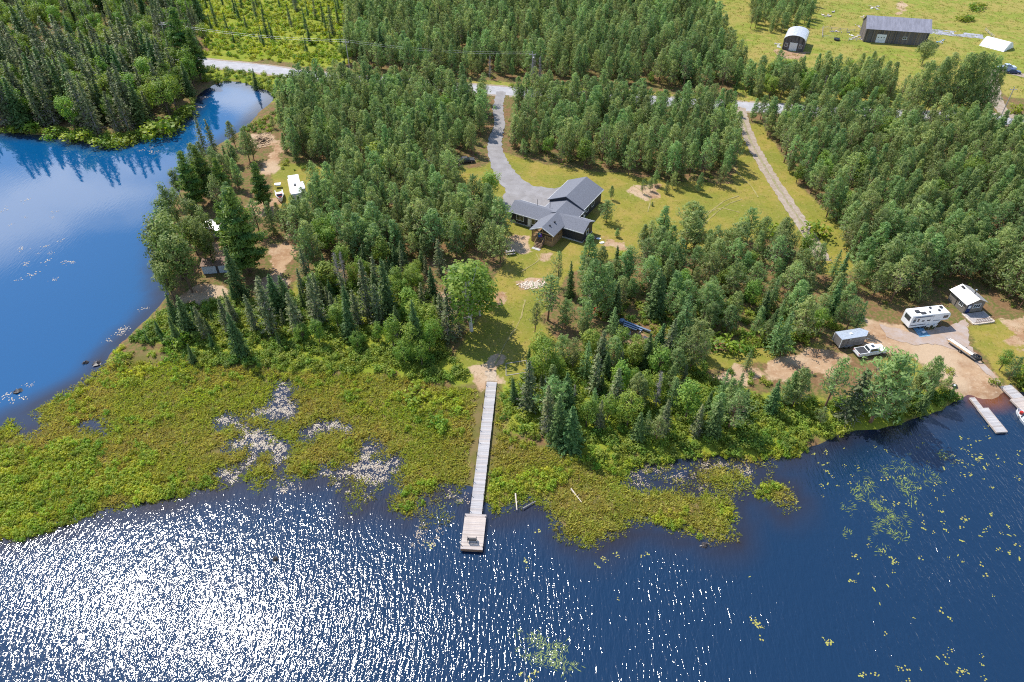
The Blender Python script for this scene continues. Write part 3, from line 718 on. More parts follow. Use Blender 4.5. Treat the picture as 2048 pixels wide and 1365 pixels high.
KIND = {
    'pine':  ('pine_tree', 9.0, [pine(100 + i, 9.0, 2.0 + .15 * (i % 3), 1.3, lo=.1 + .03 * (i % 3), pe=.68 + .06 * (i % 2)) for i in range(5)] + [pine(110 + i, 9.0, 1.75 + .1 * i, 1.3, lo=.06, pe=.98) for i in range(3)] + [pine(115 + i, 9.0, 2.1, .8, lo=.25, pe=.7, rag=.4, cl=1.15) for i in range(3)] + [pine(120 + i, 9.0, 2.55, 1.25, lo=.14, pe=.6, rag=.34) for i in range(3)]),
    'tallpine': ('pine_tree', 16.0, [pine(140 + i, 16.0, 3.0, 1.6, lo=.14, pe=.6, rag=.3, cl=1.3) for i in range(3)]),
    'spruce': ('spruce_tree', 12.0, [spruce(200 + i, 12.0, 1.9, 1.05) for i in range(4)]),
    'nspruce': ('spruce_tree', 12.0, [spruce(220 + i, 12.0, 1.15, .9, .12, p=.75) for i in range(3)]),
    'gspruce': ('spruce_tree', 12.0, [spruce(240 + i, 12.0, 1.5, .9, .5, M_GSPRUCE, p=.75) for i in range(4)]),
    'wpine': ('white_pine_tree', 17.0, [white_pine(300 + i) for i in range(3)]),
    'broad': ('broadleaf_tree', 9.0, [broadleaf(400 + i, 9.0, 2.2 + .3 * i) for i in range(4)]),
    'birch': ('birch_tree', 10.0, [broadleaf(430 + i, 10.0, 2.4, .14, M_BIRCHL, M_BIRCH, k=62) for i in range(3)]),
    'poplar': ('poplar_tree', 10.0, [broadleaf(470 + i, 10.0, 2.2, .16, M_POPLAR, k=64) for i in range(3)]),
    'willow': ('willow_tree', 11.0, [broadleaf(450, 11.0, 4.2, .1, M_WILLOW, k=80, leaf=.45)]),
    'larch': ('larch_tree', 9.0, [larch(500 + i, 9.0, 1.5 + .15 * i) for i in range(3)]),
    'dead': ('dead_tree', 10.0, [dead_tree(600 + i) for i in range(3)]),
    'shrub': ('shrub', 1.6, [(shrub_mesh(700 + i), stems_mesh(720 + i)) for i in range(4)]),
}
TREES = []       # (kind, root, x, y, h)
TAKEN = []
def plant(kind, x, y, h, label=None, group=None, wide=1.0):
    name, h0, variants = KIND[kind]
    crown, trunk = variants[rnd.randrange(len(variants))]
    z = float(ground_z(np.array([x]), np.array([y]))[0])
    root = empty(name, (x, y, z - .03), rnd.uniform(0, 6.28))
    s = h / h0; w = s * wide * rnd.uniform(.9, 1.12)
    root.scale = (w, w, s)
    if kind != 'shrub': root.rotation_euler = (rnd.gauss(0, .022), rnd.gauss(0, .022), root.rotation_euler.z)
    if kind == 'shrub': link('stems', trunk, root); link('foliage', crown, root)
    else: link('trunk', trunk, root); cr_ = link('branches' if kind == 'dead' else 'crown', crown, root)
    if kind == 'dead': cr_['kind'] = 'stuff'
    root['category'] = 'shrub' if kind == 'shrub' else 'tree'
    TREES.append([kind, root, x, y, h, label, group]); TAKEN.append((x, y, max(1.0, h * .14 * wide)))
    return root

def px_height(bx, by, ty):
    """height of a thing whose foot is at pixel bx, by and whose top is at pixel row ty"""
    x, y = gp(bx, by); lo, hi = 0.0, 60.0
    for _ in range(30):
        m_ = (lo + hi) / 2
        if proj(x, y, LAND_Z + m_)[1] > ty: lo = m_
        else: hi = m_
    return lo

def by_px(kind, bx, by, ty, label=None, group=None, wide=1.0):
    x, y = gp(bx, by); return plant(kind, x, y, px_height(bx, by, ty), label, group, wide)

def scatter_points(poly, spacing, seed, jitter=.4, keep=1.0, clear=True):
    """jittered-grid positions inside a pixel polygon, kept off what already stands there"""
    P = gpa(poly); r = np.random.default_rng(seed)
    x0, y0 = P.min(0); x1, y1 = P.max(0)
    gx, gy = np.meshgrid(np.arange(x0, x1, spacing), np.arange(y0, y1, spacing * .87))
    gx = gx + (np.arange(gx.shape[0]) % 2)[:, None] * spacing / 2
    gx = (gx + r.uniform(-jitter, jitter, gx.shape) * spacing).ravel(); gy = (gy + r.uniform(-jitter, jitter, gy.shape) * spacing).ravel()
    ok = (sdf(P, gx, gy) > 0) & (r.uniform(size=gx.shape) < keep)
    gx, gy = gx[ok], gy[ok]
    ok = land_d(gx, gy, False) > .5
    gx, gy = gx[ok], gy[ok]
    if clear and TAKEN:
        T = np.array(TAKEN); d = np.hypot(gx[:, None] - T[None, :, 0], gy[:, None] - T[None, :, 1]) - T[None, :, 2]
        ok = d.min(1) > spacing * .38; gx, gy = gx[ok], gy[ok]
    return gx, gy

# --- instanced carpets: one object each, for what nobody could count
PROTO = bpy.data.collections.new('plant_prototypes')
def proto_collection(name, meshes):
    c = bpy.data.collections.new(name)
    for i, me in enumerate(meshes):
        o = bpy.data.objects.new('%s_%d' % (name, i), me); c.objects.link(o)
    return c

def carpet(name, pts, scales, meshes, label, seed=0, squash=None):
    """one object that sets copies of small plants on many points"""
    pts = np.asarray(pts, np.float32); me = bpy.data.meshes.new(name)
    me.vertices.add(len(pts)); me.vertices.foreach_set('co', pts.ravel())
    r = np.random.default_rng(seed)
    vattr(me, 'size', scales); vattr(me, 'turn', r.uniform(0, 6.283, len(pts)))
    ia = me.attributes.new('pick', 'INT', 'POINT'); ia.data.foreach_set('value', r.integers(0, len(meshes), len(pts)).astype(np.int32))
    o = link(name, me)
    coll = proto_collection(name + '_kinds', meshes)
    ng = bpy.data.node_groups.new(name, 'GeometryNodeTree')
    ng.interface.new_socket('Geometry', in_out='INPUT', socket_type='NodeSocketGeometry'); ng.interface.new_socket('Geometry', in_out='OUTPUT', socket_type='NodeSocketGeometry')
    gn, gl = ng.nodes, ng.links
    gi, go = gn.new('NodeGroupInput'), gn.new('NodeGroupOutput')
    ci = gn.new('GeometryNodeCollectionInfo'); ci.inputs['Collection'].default_value = coll; ci.inputs['Separate Children'].default_value = True; ci.inputs['Reset Children'].default_value = True
    ip = gn.new('GeometryNodeInstanceOnPoints'); ip.inputs['Pick Instance'].default_value = True
    def named(nm, t):
        a = gn.new('GeometryNodeInputNamedAttribute'); a.data_type = t; a.inputs['Name'].default_value = nm; return a.outputs['Attribute']
    cx = gn.new('ShaderNodeCombineXYZ'); gl.new(named('turn', 'FLOAT'), cx.inputs['Z'])
    gl.new(gi.outputs[0], ip.inputs['Points']); gl.new(ci.outputs[0], ip.inputs['Instance']); gl.new(named('pick', 'INT'), ip.inputs['Instance Index'])
    gl.new(cx.outputs[0], ip.inputs['Rotation']); gl.new(named('size', 'FLOAT'), ip.inputs['Scale'])
    gl.new(ip.outputs[0], go.inputs[0])
    md = o.modifiers.new('scatter', 'NODES'); md.node_group = ng
    return tag(o, label, kind='stuff')
# ------------------------------------------------------------------ where the plants stand
def crop(ox, oy, s=2.9257): return lambda cx, cy: (ox + cx / s, oy + cy / s)
def line_up(kind, tf, rows, group=None, wide=1.0):
    for row in rows:
        cx, cy, top = row[:3]; bx, by = tf(cx, cy); ty = tf(cx, top)[1]
        by_px(kind, bx, by, ty, row[3] if len(row) > 3 else None, group, row[4] if len(row) > 4 else wide)

# keep plants off buildings, vehicles and drives
for (px_, py_, r_) in ((1060, 440, 6), (1085, 425, 6), (1110, 430, 7), (1150, 445, 6), (1120, 410, 7), (1150, 390, 7), (1165, 385, 7), (1090, 475, 5), (1040, 435, 6),
        (1700, 690, 3.5), (1735, 708, 3.5), (1840, 640, 4.5), (1880, 640, 4.5), (1925, 600, 4), (1945, 625, 4), (1600, 90, 8), (1585, 100, 6),
        (1745, 85, 8), (1790, 88, 8), (1830, 90, 8), (590, 372, 4), (570, 392, 3), (1265, 662, 3), (1285, 670, 3), (1196, 622, 2), (932, 325, 3), (437, 530, 4), (440, 458, 4), (528, 278, 4), (1005, 505, 2.2), (1022, 505, 2.5)):
    q = gp(px_, py_); TAKEN.append((q[0], q[1], r_))
for ln, w in ((road_line, 4.4), ([gp(*p) for p in ((1003, 183), (996, 215), (998, 250), (990, 290), (1000, 330))], 3.4), ([gp(*p) for p in ((1478, 214), (1486, 240), (1500, 280), (1530, 335), (1572, 400), (1615, 465), (1648, 522))], 3.6)):
    for (ax, ay), (bx, by) in zip(ln[:-1], ln[1:]):
        k = int(math.hypot(bx - ax, by - ay) / 2.5) + 1
        for i in range(k): TAKEN.append((ax + (bx - ax) * i / k, ay + (by - ay) * i / k, w))

K1, K3, K4, K5, K6 = crop(0, 0), crop(1348, 0), crop(0, 440), crop(680, 440), crop(1348, 440)
K2 = crop(680, 0); KM = crop(1060, 400, 4.876); KL = crop(1040, 650, 4.876); KW = crop(380, 240, 3.59)

# -- big trees of the left point
by_px('wpine', 395, 415, 302, 'broad white pine leaning out over the bay shore', wide=.95)
by_px('wpine', 425, 400, 290, 'yellow-green white pine just behind the shore-leaning one')
by_px('wpine', 500, 545, 375, 'tallest dark white pine on the left point, beside the sandy track', wide=1.15)
by_px('wpine', 531, 418, 322, 'lone pine with a bare lower trunk beside the white camper', wide=.9)
by_px('wpine', 382, 150, 15, 'towering white pine at the road edge above the narrow pond')
by_px('wpine', 402, 160, 55, 'second white pine at the end of the spruce wood above the pond')
by_px('poplar', 365, 560, 418, 'tall leafy poplar overhanging the bay, outermost of its clump', wide=1.05)
by_px('poplar', 385, 585, 450, 'dark leafy poplar on the bay bank in front of the outermost poplar', wide=.9)
by_px('poplar', 415, 530, 430, 'slender poplar standing before the white roof on the point', wide=.7)
by_px('poplar', 432, 540, 445, 'leafy poplar between the white roof and the pale wall', wide=.6)
by_px('poplar', 336, 545, 425, 'leafy poplar farthest out over the bay on the left point', wide=1.0)
by_px('poplar', 352, 520, 410, 'tall poplar behind the outermost poplar of the point', wide=.95)
by_px('poplar', 395, 510, 425, 'poplar left of the white-roofed shed on the point', wide=.9)
by_px('wpine', 455, 400, 315, 'dark white pine above the white-roofed shed', wide=.9)
by_px('wpine', 470, 520, 400, 'white pine rising between the white-roofed shed and the tallest pine', wide=.8)
by_px('poplar', 350, 600, 520, 'rounded leafy tree at the water edge below the poplars', wide=1.1)
line_up('poplar', crop(0, 0, 1), [(346, 475, 385), (352, 440, 360), (402, 472, 385), (425, 495, 410), (362, 395, 330), (340, 575, 490)], wide=.95)
line_up('pine', crop(0, 0, 1), [(442, 425, 350), (472, 440, 365), (456, 372, 310), (436, 352, 295), (480, 380, 318), (468, 330, 280), (520, 470, 400), (548, 470, 405)], wide=1.1)
line_up('gspruce', crop(0, 0, 1), [(408, 300, 222, 'grey-blue spruce on the pond neck, left of a matching pair'), (432, 312, 236, 'grey-blue spruce on the pond neck, right of a matching pair')])
line_up('pine', KW, [(330, 200, 10), (430, 300, 60), (460, 290, 90), (330, 320, 180), (690, 230, 90), (600, 60, -30), (650, 760, 590), (690, 830, 640), (730, 820, 660), (860, 1100, 780), (900, 1050, 730), (830, 640, 480), (760, 700, 540), (1060, 800, 560), (800, 700, 545), (850, 730, 560), (720, 760, 600), (960, 560, 420), (300, 420, 250)])
line_up('spruce', crop(0, 0, 1), [(512, 176, 130, 'single small spruce between the pond and the pale road'), (455, 330, 290), (470, 345, 300)])

# -- spruces on the shore side of the left point
line_up('spruce', K4, [(1405, 440, 150, 'large sunlit spruce in front of the pale wall on the point', 1.1), (1035, 610, 430), (1050, 730, 560), (1160, 620, 500), (1250, 600, 530), (940, 680, 590), (1130, 830, 720), (1250, 760, 660), (1420, 800, 530), (1375, 480, 370)])
line_up('gspruce', K4, [(1345, 660, 460), (1500, 650, 440), (1590, 660, 330), (1750, 660, 420), (1870, 610, 330), (1830, 560, 380), (1660, 620, 520), (1960, 560, 420), (2030, 480, 300)], wide=1.25)
line_up('nspruce', K4, [(1780, 520, 370), (1640, 740, 640), (870, 720, 650), (960, 730, 660)])
line_up('broad', K4, [(1940, 400, 240, 'round leafy bush-like tree standing alone between bare grey spruces', 1.3), (2020, 330, 130)])
line_up('gspruce', K5, [(110, 620, 400), (230, 610, 370), (170, 570, 230), (480, 510, 360), (590, 320, 110), (640, 700, 400), (700, 660, 470), (600, 640, 430), (1100, 1110, 820), (1215, 1250, 980), (1600, 1110, 870), (1490, 1010, 780), (1180, 1000, 900)], wide=1.25)
line_up('spruce', K5, [(290, 570, 220), (455, 760, 450, 'tall narrow spruce rising from the alders left of the lawn', .75), (1345, 450, 240, 'dark pointed spruce on the right edge of the lawn', .85), (1610, 570, 360, 'pointed dark spruce right behind the red machine', .9), (1830, 560, 270), (1860, 580, 320), (1105, 810, 740), (1270, 1300, 1030), (1350, 1330, 1080, 'blue-green spruce at the marsh edge right of the long dock', 1.2), (1530, 1010, 900), (1020, 1070, 930)])
line_up('dead', K5, [(650, 510, 270), (690, 500, 280), (15, 420, 190), (40, 400, 180), (1370, 1060, 960), (660, 600, 330), (1845, 1100, 880)])
line_up('birch', K5, [(770, 650, 200, 'bright green birch with white stems at the left edge of the lawn', 1.2), (820, 560, 220), (720, 520, 230), (850, 480, 260), (1200, 970, 705), (1240, 960, 760), (1130, 930, 790)])
line_up('broad', K5, [(90, 400, 240), (390, 490, 340), (430, 380, 240), (320, 770, 560), (420, 800, 600), (530, 780, 620), (230, 720, 600), (560, 740, 560), (1760, 1060, 880), (1680, 1220, 1000), (1440, 1210, 1040), (1850, 1050, 900), (1560, 1180, 1010), (1280, 930, 800), (480, 860, 700), (380, 850, 700), (1720, 960, 860)], wide=.9)
line_up('pine', K5, [(1215, 590, 330, 'dark cone-shaped pine at the right edge of the lawn', 1.15), (1275, 390, 185, 'sparse pine with a bare stem below the porch', .7), (1425, 670, 475), (1315, 630, 465), (1140, 660, 480), (1440, 330, 85, 'full bushy pine in front of the right wing of the house', 1.3), (1470, 560, 230), (1560, 560, 250), (1430, 700, 560), (1990, 700, 520), (900, 240, 20), (940, 250, 40), (830, 230, 70), (760, 180, 60)])
line_up('larch', K5, [(1585, 690, 510, 'feathery pale larch beside the stacked metal beams', 1.1), (1990, 720, 420), (1430, 930, 710), (1950, 720, 560)])
# -- island of pines on the mown grass right of the house
line_up('pine', KM, [(740, 220, 10, 'dense rounded pine standing alone on the lawn beside the garage', 1.25), (845, 365, 280, 'knee-high little pine alone on the mown grass', 1.2), (1280, 400, 60), (1160, 430, 200), (1100, 450, 240), (1560, 330, 20), (1630, 320, 60), (1520, 480, 130), (1590, 500, 200), (1740, 430, 290), (1320, 480, 300), (1190, 60, 20)], wide=1.4)
line_up('pine', crop(0, 0, 1), [(1332, 388, 362, 'small pine on the sandy lawn, left of its twin'), (1284, 388, 360), (1300, 382, 355), (1222, 400, 372), (2016, 760, 715), (1503, 242, 196), (1520, 240, 190), (1540, 242, 194), (1462, 230, 182), (1452, 226, 178), (1310, 372, 340), (1345, 378, 345), (1395, 385, 345), (1440, 372, 330)])
# -- right shore trees
line_up('pine', K6, [(880, 1100, 815, 'pine at the lake bank below the parked pickup'), (1150, 1180, 790, 'largest pine on the lake bank, in front of the pickup', 1.2), (1230, 1130, 860), (1190, 1100, 830), (690, 1090, 865), (640, 1080, 880), (720, 1040, 880), (1430, 1030, 795), (1480, 1000, 830), (1390, 1020, 860), (1570, 1010, 915), (90, 880, 600), (160, 800, 640), (1010, 640, 460), (940, 620, 480), (30, 860, 680)])
line_up('spruce', K6, [(1435, 1120, 950, 'short dark spruce at the lake edge left of the boat launch'), (560, 1130, 935), (190, 1130, 1000), (1610, 1040, 960)])
line_up('gspruce', K6, [(1010, 1160, 880, 'half-bare grey spruce beside the largest pine on the lake bank', 1.9), (1050, 1120, 900)])
line_up('larch', K6, [(360, 1070, 895), (265, 1050, 870), (420, 880, 755, 'young larch alone on the grassy clearing'), (620, 800, 535), (580, 780, 560), (1060, 640, 470), (310, 1010, 900)])
line_up('broad', K6, [(60, 1180, 950), (1900, 880, 760)])
# -- field and farm trees
by_px('willow', 1843, 130, 68, 'grey-green willow in front of the right end of the barn')
line_up('tallpine', crop(0, 0, 1), [(1820, 236, 122), (1842, 240, 112), (1865, 242, 106), (1885, 244, 106), (1908, 244, 102), (1928, 243, 105), (1946, 245, 112), (1962, 248, 130), (1805, 228, 145), (1852, 228, 114), (1900, 230, 108), (1930, 226, 114), (1830, 220, 122)], wide=.9)
line_up('tallpine', crop(0, 0, 1), [(1715, 152, 106), (1735, 155, 102), (1752, 160, 110)], wide=1.1)
line_up('broad', crop(0, 0, 1), [(1905, 285, 228, 'bright rounded maple in front of the tall pine grove', 1.3), (1700, 340, 300), (1690, 430, 380), (982, 405, 338, 'bright leafy tree on the left edge of the gravel court', 1.1), (1650, 420, 370), (1420, 170, 140), (1300, 170, 142), (690, 130, 88, 'yellow-green leafy tree beside the pale road', 1.2), (700, 125, 95), (2060, 235, 200), (1530, 175, 150)])
line_up('shrub', crop(0, 0, 1), [(1930, 40, 25), (1922, 42, 28), (1940, 42, 30), (1955, 16, 0), (1948, 20, 4), (1700, 130, 118)], wide=1.6)
line_up('dead', crop(0, 0, 1), [(1066, 168, 110, 'bare grey dead tree beside the lamp pole on the road', 1.6), (1080, 170, 112), (1605, 505, 455, 'leafless grey tree leaning over the lower end of the lane', 1.0), (980, 158, 112)])
line_up('spruce', crop(0, 0, 1), [(1420, 175, 150), (1500, 190, 165), (1470, 185, 160), (1600, 30, -10), (1620, 25, -12), (1615, 55, 30)])

# -- stands
STANDS = [  # name of stand, polygon of tree feet, spacing, mix, heights
    ('the plantation between the pond and the driveway', [(560, 235), (600, 195), (640, 172), (700, 174), (860, 186), (978, 198), (982, 290), (972, 328), (900, 332), (800, 338), (690, 338), (600, 325), (575, 305)], 3.5, (('pine', .95), ('broad', .05)), (8.0, 11.8), 1.0),
    ('the pine wood left of the house', [(690, 345), (800, 342), (905, 345), (915, 385), (975, 412), (1002, 450), (1010, 490), (960, 510), (900, 522), (850, 520), (790, 528), (730, 535), (650, 525), (612, 505), (578, 455), (600, 420), (650, 395)], 3.6, (('pine', .95), ('broad', .05)), (8.0, 11.8), 1.0),
    ('the plantation between driveway and lane', [(1010, 205), (1080, 200), (1250, 210), (1440, 222), (1478, 232), (1470, 300), (1455, 365), (1380, 372), (1300, 360), (1240, 348), (1150, 336), (1060, 320), (1012, 305)], 3.8, (('pine', .97), ('broad', .03)), (7.8, 11.5), 1.0),
    ('the plantation beyond the road', [(715, -90), (1430, -90), (1420, 40), (1440, 100), (1480, 130), (1490, 185), (1440, 188), (1250, 175), (1050, 162), (900, 158), (780, 152), (690, 118), (700, 60)], 4.4, (('pine', .93), ('broad', .04), ('spruce', .03)), (8.5, 13.0), 1.0),
    ('the strip of pines below the barn', [(1490, 165), (1560, 158), (1640, 162), (1760, 172), (1810, 212), (1700, 214), (1560, 204), (1490, 194)], 3.5, (('pine', .78), ('broad', .2), ('dead', .02)), (7.0, 11.0), 1.0),
    ('the pines behind the curved-roof shed', [(1490, -20), (1560, -30), (1625, 0), (1620, 55), (1560, 72), (1500, 60)], 4.2, (('pine', 1.0),), (7, 9), .9),
    ('the plantation right of the lane', [(1500, 250), (1545, 238), (1700, 244), (1850, 254), (1960, 262), (2060, 285), (2250, 300), (2250, 640), (2010, 618), (1975, 575), (1880, 585), (1800, 612), (1740, 605), (1705, 565), (1698, 500), (1665, 450), (1598, 390), (1548, 315)], 3.9, (('pine', .93), ('broad', .05), ('larch', .02)), (8.0, 12.0), 1.0),
    ('the mixed wood below the lawn', [(1150, 560), (1180, 525), (1260, 525), (1330, 510), (1420, 515), (1465, 482), (1540, 484), (1600, 510), (1640, 545), (1700, 570), (1720, 620), (1690, 655), (1600, 690), (1500, 690), (1400, 680), (1310, 655), (1240, 640), (1170, 600)], 4.0, (('pine', .74), ('broad', .12), ('larch', .08), ('spruce', .06)), (6.5, 10.0), 1.0),
    ('the mixed wood right of the long dock', [(1080, 720), (1130, 720), (1180, 690), (1240, 705), (1300, 700), (1400, 700), (1400, 740), (1390, 780), (1440, 800), (1500, 830), (1440, 880), (1350, 890), (1260, 885), (1180, 880), (1090, 865), (1050, 830), (1040, 790)], 3.1, (('pine', .42), ('broad', .24), ('spruce', .14), ('gspruce', .14), ('larch', .06)), (6.0, 10.0), 1.0),
    ('the thin wood left of the long dock', [(590, 560), (700, 540), (850, 530), (870, 600), (890, 660), (880, 720), (800, 720), (700, 700), (560, 680), (420, 690), (360, 680), (400, 640), (560, 620)], 3.1, (('broad', .42), ('gspruce', .26), ('spruce', .28), ('nspruce', .04)), (5.0, 10.0), .95),
    ('the lakeside bank', [(1500, 810), (1620, 790), (1720, 800), (1800, 800), (1880, 790), (1900, 800), (1800, 838), (1700, 850), (1600, 880), (1520, 880)], 4.2, (('pine', .4), ('broad', .35), ('spruce', .25)), (3.0, 5.5), .8),
    ('the spruce wood along the bay', [(-330, 232), (0, 252), (160, 268), (240, 275), (335, 246), (380, 200), (398, 165), (405, 140), (200, 120), (-330, 70)], 4.3, (('gspruce', .44), ('spruce', .18), ('broad', .38)), (12, 18.5), 1.0),
    ('the spruce wood beyond the road', [(-330, 40), (200, 95), (398, 116), (420, 95), (405, 30), (380, -90), (-330, -110)], 5.4, (('gspruce', .42), ('spruce', .18), ('broad', .4)), (11, 17), 1.0),
    ('the open bog beyond the road', [(420, 60), (470, 100), (560, 110), (640, 120), (690, 100), (700, 20), (720, -80), (390, -90)], 7.5, (('nspruce', .8), ('gspruce', .2)), (6, 12), .62),
    ('the far spruce edge', [(660, -20), (720, -30), (860, -60), (860, -100), (650, -100)], 4.0, (('dead', .3), ('gspruce', .3), ('spruce', .4)), (9, 13), 1.0),
    ('the left point', [(335, 470), (350, 400), (400, 330), (450, 300), (480, 300), (470, 340), (480, 400), (490, 450), (480, 500), (400, 480), (400, 560), (340, 590)], 4.6, (('poplar', .5), ('pine', .35), ('spruce', .15)), (6.5, 11), .95),
    ('the shore right of the docks', [(2120, 640), (2300, 600), (2600, 620), (2500, 690), (2250, 712), (2120, 745)], 5.0, (('pine', .7), ('broad', .3)), (6, 10), .9),
    ('the pines behind the point camper', [(600, 320), (690, 340), (690, 350), (640, 335), (590, 330)], 3.6, (('pine', 1.0),), (7, 9), 1.0),
]
cand = []
for si, (sname, poly, sp, mix, hh, keep) in enumerate(STANDS):
    gx, gy = scatter_points(poly, sp, 900 + si, .34, keep)
    for x, y in zip(gx, gy):
        u = rnd.random(); acc = 0
        for kd, w in mix:
            acc += w
            if u <= acc: break
        h = rnd.uniform(*hh) * (rnd.uniform(.55, .85) if rnd.random() < .3 else 1.0) * (1.0 if kd in ('pine', 'spruce', 'gspruce') else .85)
        if kd == 'broad' and hh[1] > 12: h *= .88
        px_, py_, dist = proj(x, y, h * .7)
        cand.append((dist, kd, x, y, h, sname, -60 < px_ < 2108 and -40 < py_ < 1400))
        TAKEN.append((x, y, h * .1))
cand.sort(key=lambda c: (not c[6], c[0]))
LIMIT = {'pine_tree': 300, 'spruce_tree': 300}
have = {}
for t in TREES: have[KIND[t[0]][0]] = have.get(KIND[t[0]][0], 0) + 1
rest = {}
for dist, kd, x, y, h, sname, seen in cand:
    nm = KIND[kd][0]
    if have.get(nm, 0) < LIMIT.get(nm, 300) and seen:
        have[nm] = have.get(nm, 0) + 1; plant(kd, x, y, h, None, sname, 1.35 if sname.startswith('the spruce wood') and kd != 'broad' else 1.2 if kd in ('gspruce', 'spruce', 'pine') else 1.0)
    else: rest.setdefault(kd, []).append((x, y, h))
print('TREES', have, {k: len(v) for k, v in rest.items()})

def joined(crown, trunk):
    """crown and trunk of one variant as a single mesh for the far stands"""
    import bmesh
    bm = bmesh.new(); bm.from_mesh(crown); me0 = trunk.copy()
    k = len(crown.materials); me0.polygons.foreach_set('material_index', [k] * len(me0.polygons)); bm.from_mesh(me0)
    me = bpy.data.meshes.new(crown.name + '_far'); bm.to_mesh(me); bm.free(); bpy.data.meshes.remove(me0)
    for m in crown.materials: me.materials.append(m)
    me.materials.append(trunk.materials[0]); return me
STAND_LABEL = {'poplar': ('poplar_stand', 'far poplars on the point'), 'pine': ('pine_stand', 'far rows of pines beyond the road and outside the nearer plantations'), 'gspruce': ('spruce_wood', 'far mass of thin grey-green spruces'), 'spruce': ('dark_spruce_wood', 'far mass of dark spruces'),
    'broad': ('leafy_wood', 'far leafy trees scattered through the woods'), 'nspruce': ('bog_spruce_wood', 'far thin bog spruces'), 'dead': ('snag_stand', 'far bare grey snags'), 'larch': ('larch_stand', 'far pale larches in the plantation')}
for kd, lst in rest.items():
    a = np.array(lst); z = ground_z(a[:, 0], a[:, 1]) - .05
    carpet(STAND_LABEL[kd][0], np.stack([a[:, 0], a[:, 1], z], -1), a[:, 2] / KIND[kd][1], [joined(c, t) for c, t in KIND[kd][2]], STAND_LABEL[kd][1], 31)

# -- shrubs one can tell apart
for (bx, by, ty, lb) in ((875, 855, 838, 'dark rounded bush alone on the marsh left of the long dock'), (828, 790, 768, 'low bush at the marsh edge beside the alders'), (238, 725, 706, 'small round bush at the bay edge of the marsh'),
        (2030, 228, 206, 'bush in the verge where the farm drive meets the road'), (1635, 470, 440, None), (1545, 478, 450, None), (1250, 512, 500, None), (355, 690, 665, None), (1025, 430, 412, None),
        (745, 605, 580, None), (1490, 690, 672, None), (1560, 690, 668, None), (1590, 676, 650, None), (1540, 690, 660, None), (1450, 700, 670, None), (1500, 705, 690, None), (1900, 745, 735, None), (2045, 768, 745, None), (2060, 760, 735, None), (1990, 768, 758, None),
        (60, 262, 240, None), (105, 272, 248, None), (140, 278, 255, None), (165, 280, 252, None), (205, 288, 262, None), (232, 290, 268, None), (268, 280, 258, None), (300, 272, 240, None), (318, 268, 225, None), (340, 260, 230, None), (358, 246, 222, None), (372, 232, 205, None), (20, 264, 246, None), (250, 286, 264, None)):
    by_px('shrub', bx, by, ty, lb, None, 1.25)

# -- undergrowth, bog shrubs, sedges: carpets
def pts_in(polys, dens, seed, shore=.2, clump=None, avoid=None):
    out = []
    for i, p in enumerate(polys):
        P = gpa(p); r = np.random.default_rng(seed + i); lo, hi = P.min(0), P.max(0)
        k = int((hi - lo).prod() * dens); q = r.uniform(lo, hi, (k, 2))
        q = q[sdf(P, q[:, 0], q[:, 1]) > 0]
        q = q[land_d(q[:, 0], q[:, 1]) > shore]
        if clump: q = q[vnoise(q[:, 0], q[:, 1], clump, 88) > r.uniform(-.5, .45, len(q))]
        out.append(q)
    q = np.concatenate(out)
    T = np.array([t for t in TAKEN if t[2] > 2.4]); keep = np.ones(len(q), bool)
    for t in T: keep &= (q[:, 0] - t[0]) ** 2 + (q[:, 1] - t[1]) ** 2 > (t[2] * .8) ** 2
    for a in (avoid or []): keep &= sdf(gpa(a), q[:, 0], q[:, 1]) < 0
    q = q[keep]
    return np.stack([q[:, 0], q[:, 1], ground_z(q[:, 0], q[:, 1]) - .04], -1)
DOCKWAY = [(958, 765), (1000, 765), (992, 880), (972, 1040), (928, 1040), (940, 880)]
r_ = np.random.default_rng(5)
under = [shrub_mesh(800 + i, 1.0, 1.1, M_UNDER, 7, .28, 18) for i in range(5)]
UNDER_AREAS = [
    ([(1020, 770), (1080, 740), (1180, 700), (1400, 700), (1420, 760), (1520, 800), (1720, 800), (1900, 780), (1930, 795), (1800, 845), (1700, 862), (1560, 905), (1440, 905), (1300, 925), (1200, 915), (1100, 890), (1010, 850), (1003, 800)], 1.2),
    ([(340, 620), (420, 600), (560, 600), (650, 560), (760, 560), (880, 600), (890, 700), (940, 750), (880, 770), (760, 745), (600, 740), (420, 730), (300, 695), (260, 680), (300, 640)], 1.1),
    ([(1150, 600), (1300, 560), (1500, 600), (1680, 600), (1720, 640), (1600, 695), (1480, 695), (1300, 690), (1180, 640)], .5),
    ([(-100, 245), (60, 250), (160, 262), (240, 270), (330, 245), (385, 200), (400, 225), (360, 268), (290, 285), (220, 295), (130, 282), (-100, 272)], .9),
    ([(-300, 180), (150, 215), (380, 170), (400, 140), (200, 125), (-300, 90)], .05),
    ([(560, 320), (640, 340), (620, 360), (560, 345)], .15),
    ([(1450, 740), (1400, 790), (1500, 800), (1560, 770)], .2),
    ([(400, 128), (620, 162), (560, 200), (470, 165), (405, 165)], .35),
    ([(640, 158), (980, 182), (980, 172), (640, 142)], .3), ([(1020, 182), (1460, 208), (1460, 196), (1020, 170)], .25),
    ([(2010, 790), (2030, 775), (2110, 740), (2160, 760), (2060, 790)], .6), ([(2100, 700), (2500, 640), (2500, 720), (2100, 775)], .3),
    ([(480, 262), (520, 235), (560, 215), (570, 240), (530, 270)], .3),
]
U = np.concatenate([pts_in([p], d, 60 + i) for i, (p, d) in enumerate(UNDER_AREAS)])
carpet('undergrowth', U, r_.uniform(.55, 1.5, len(U)), under, 'green alder and fern undergrowth below the trees and along the banks', 41)
F_ = [s[1] for s in STANDS[:7]]
U = pts_in(F_, .035, 300)
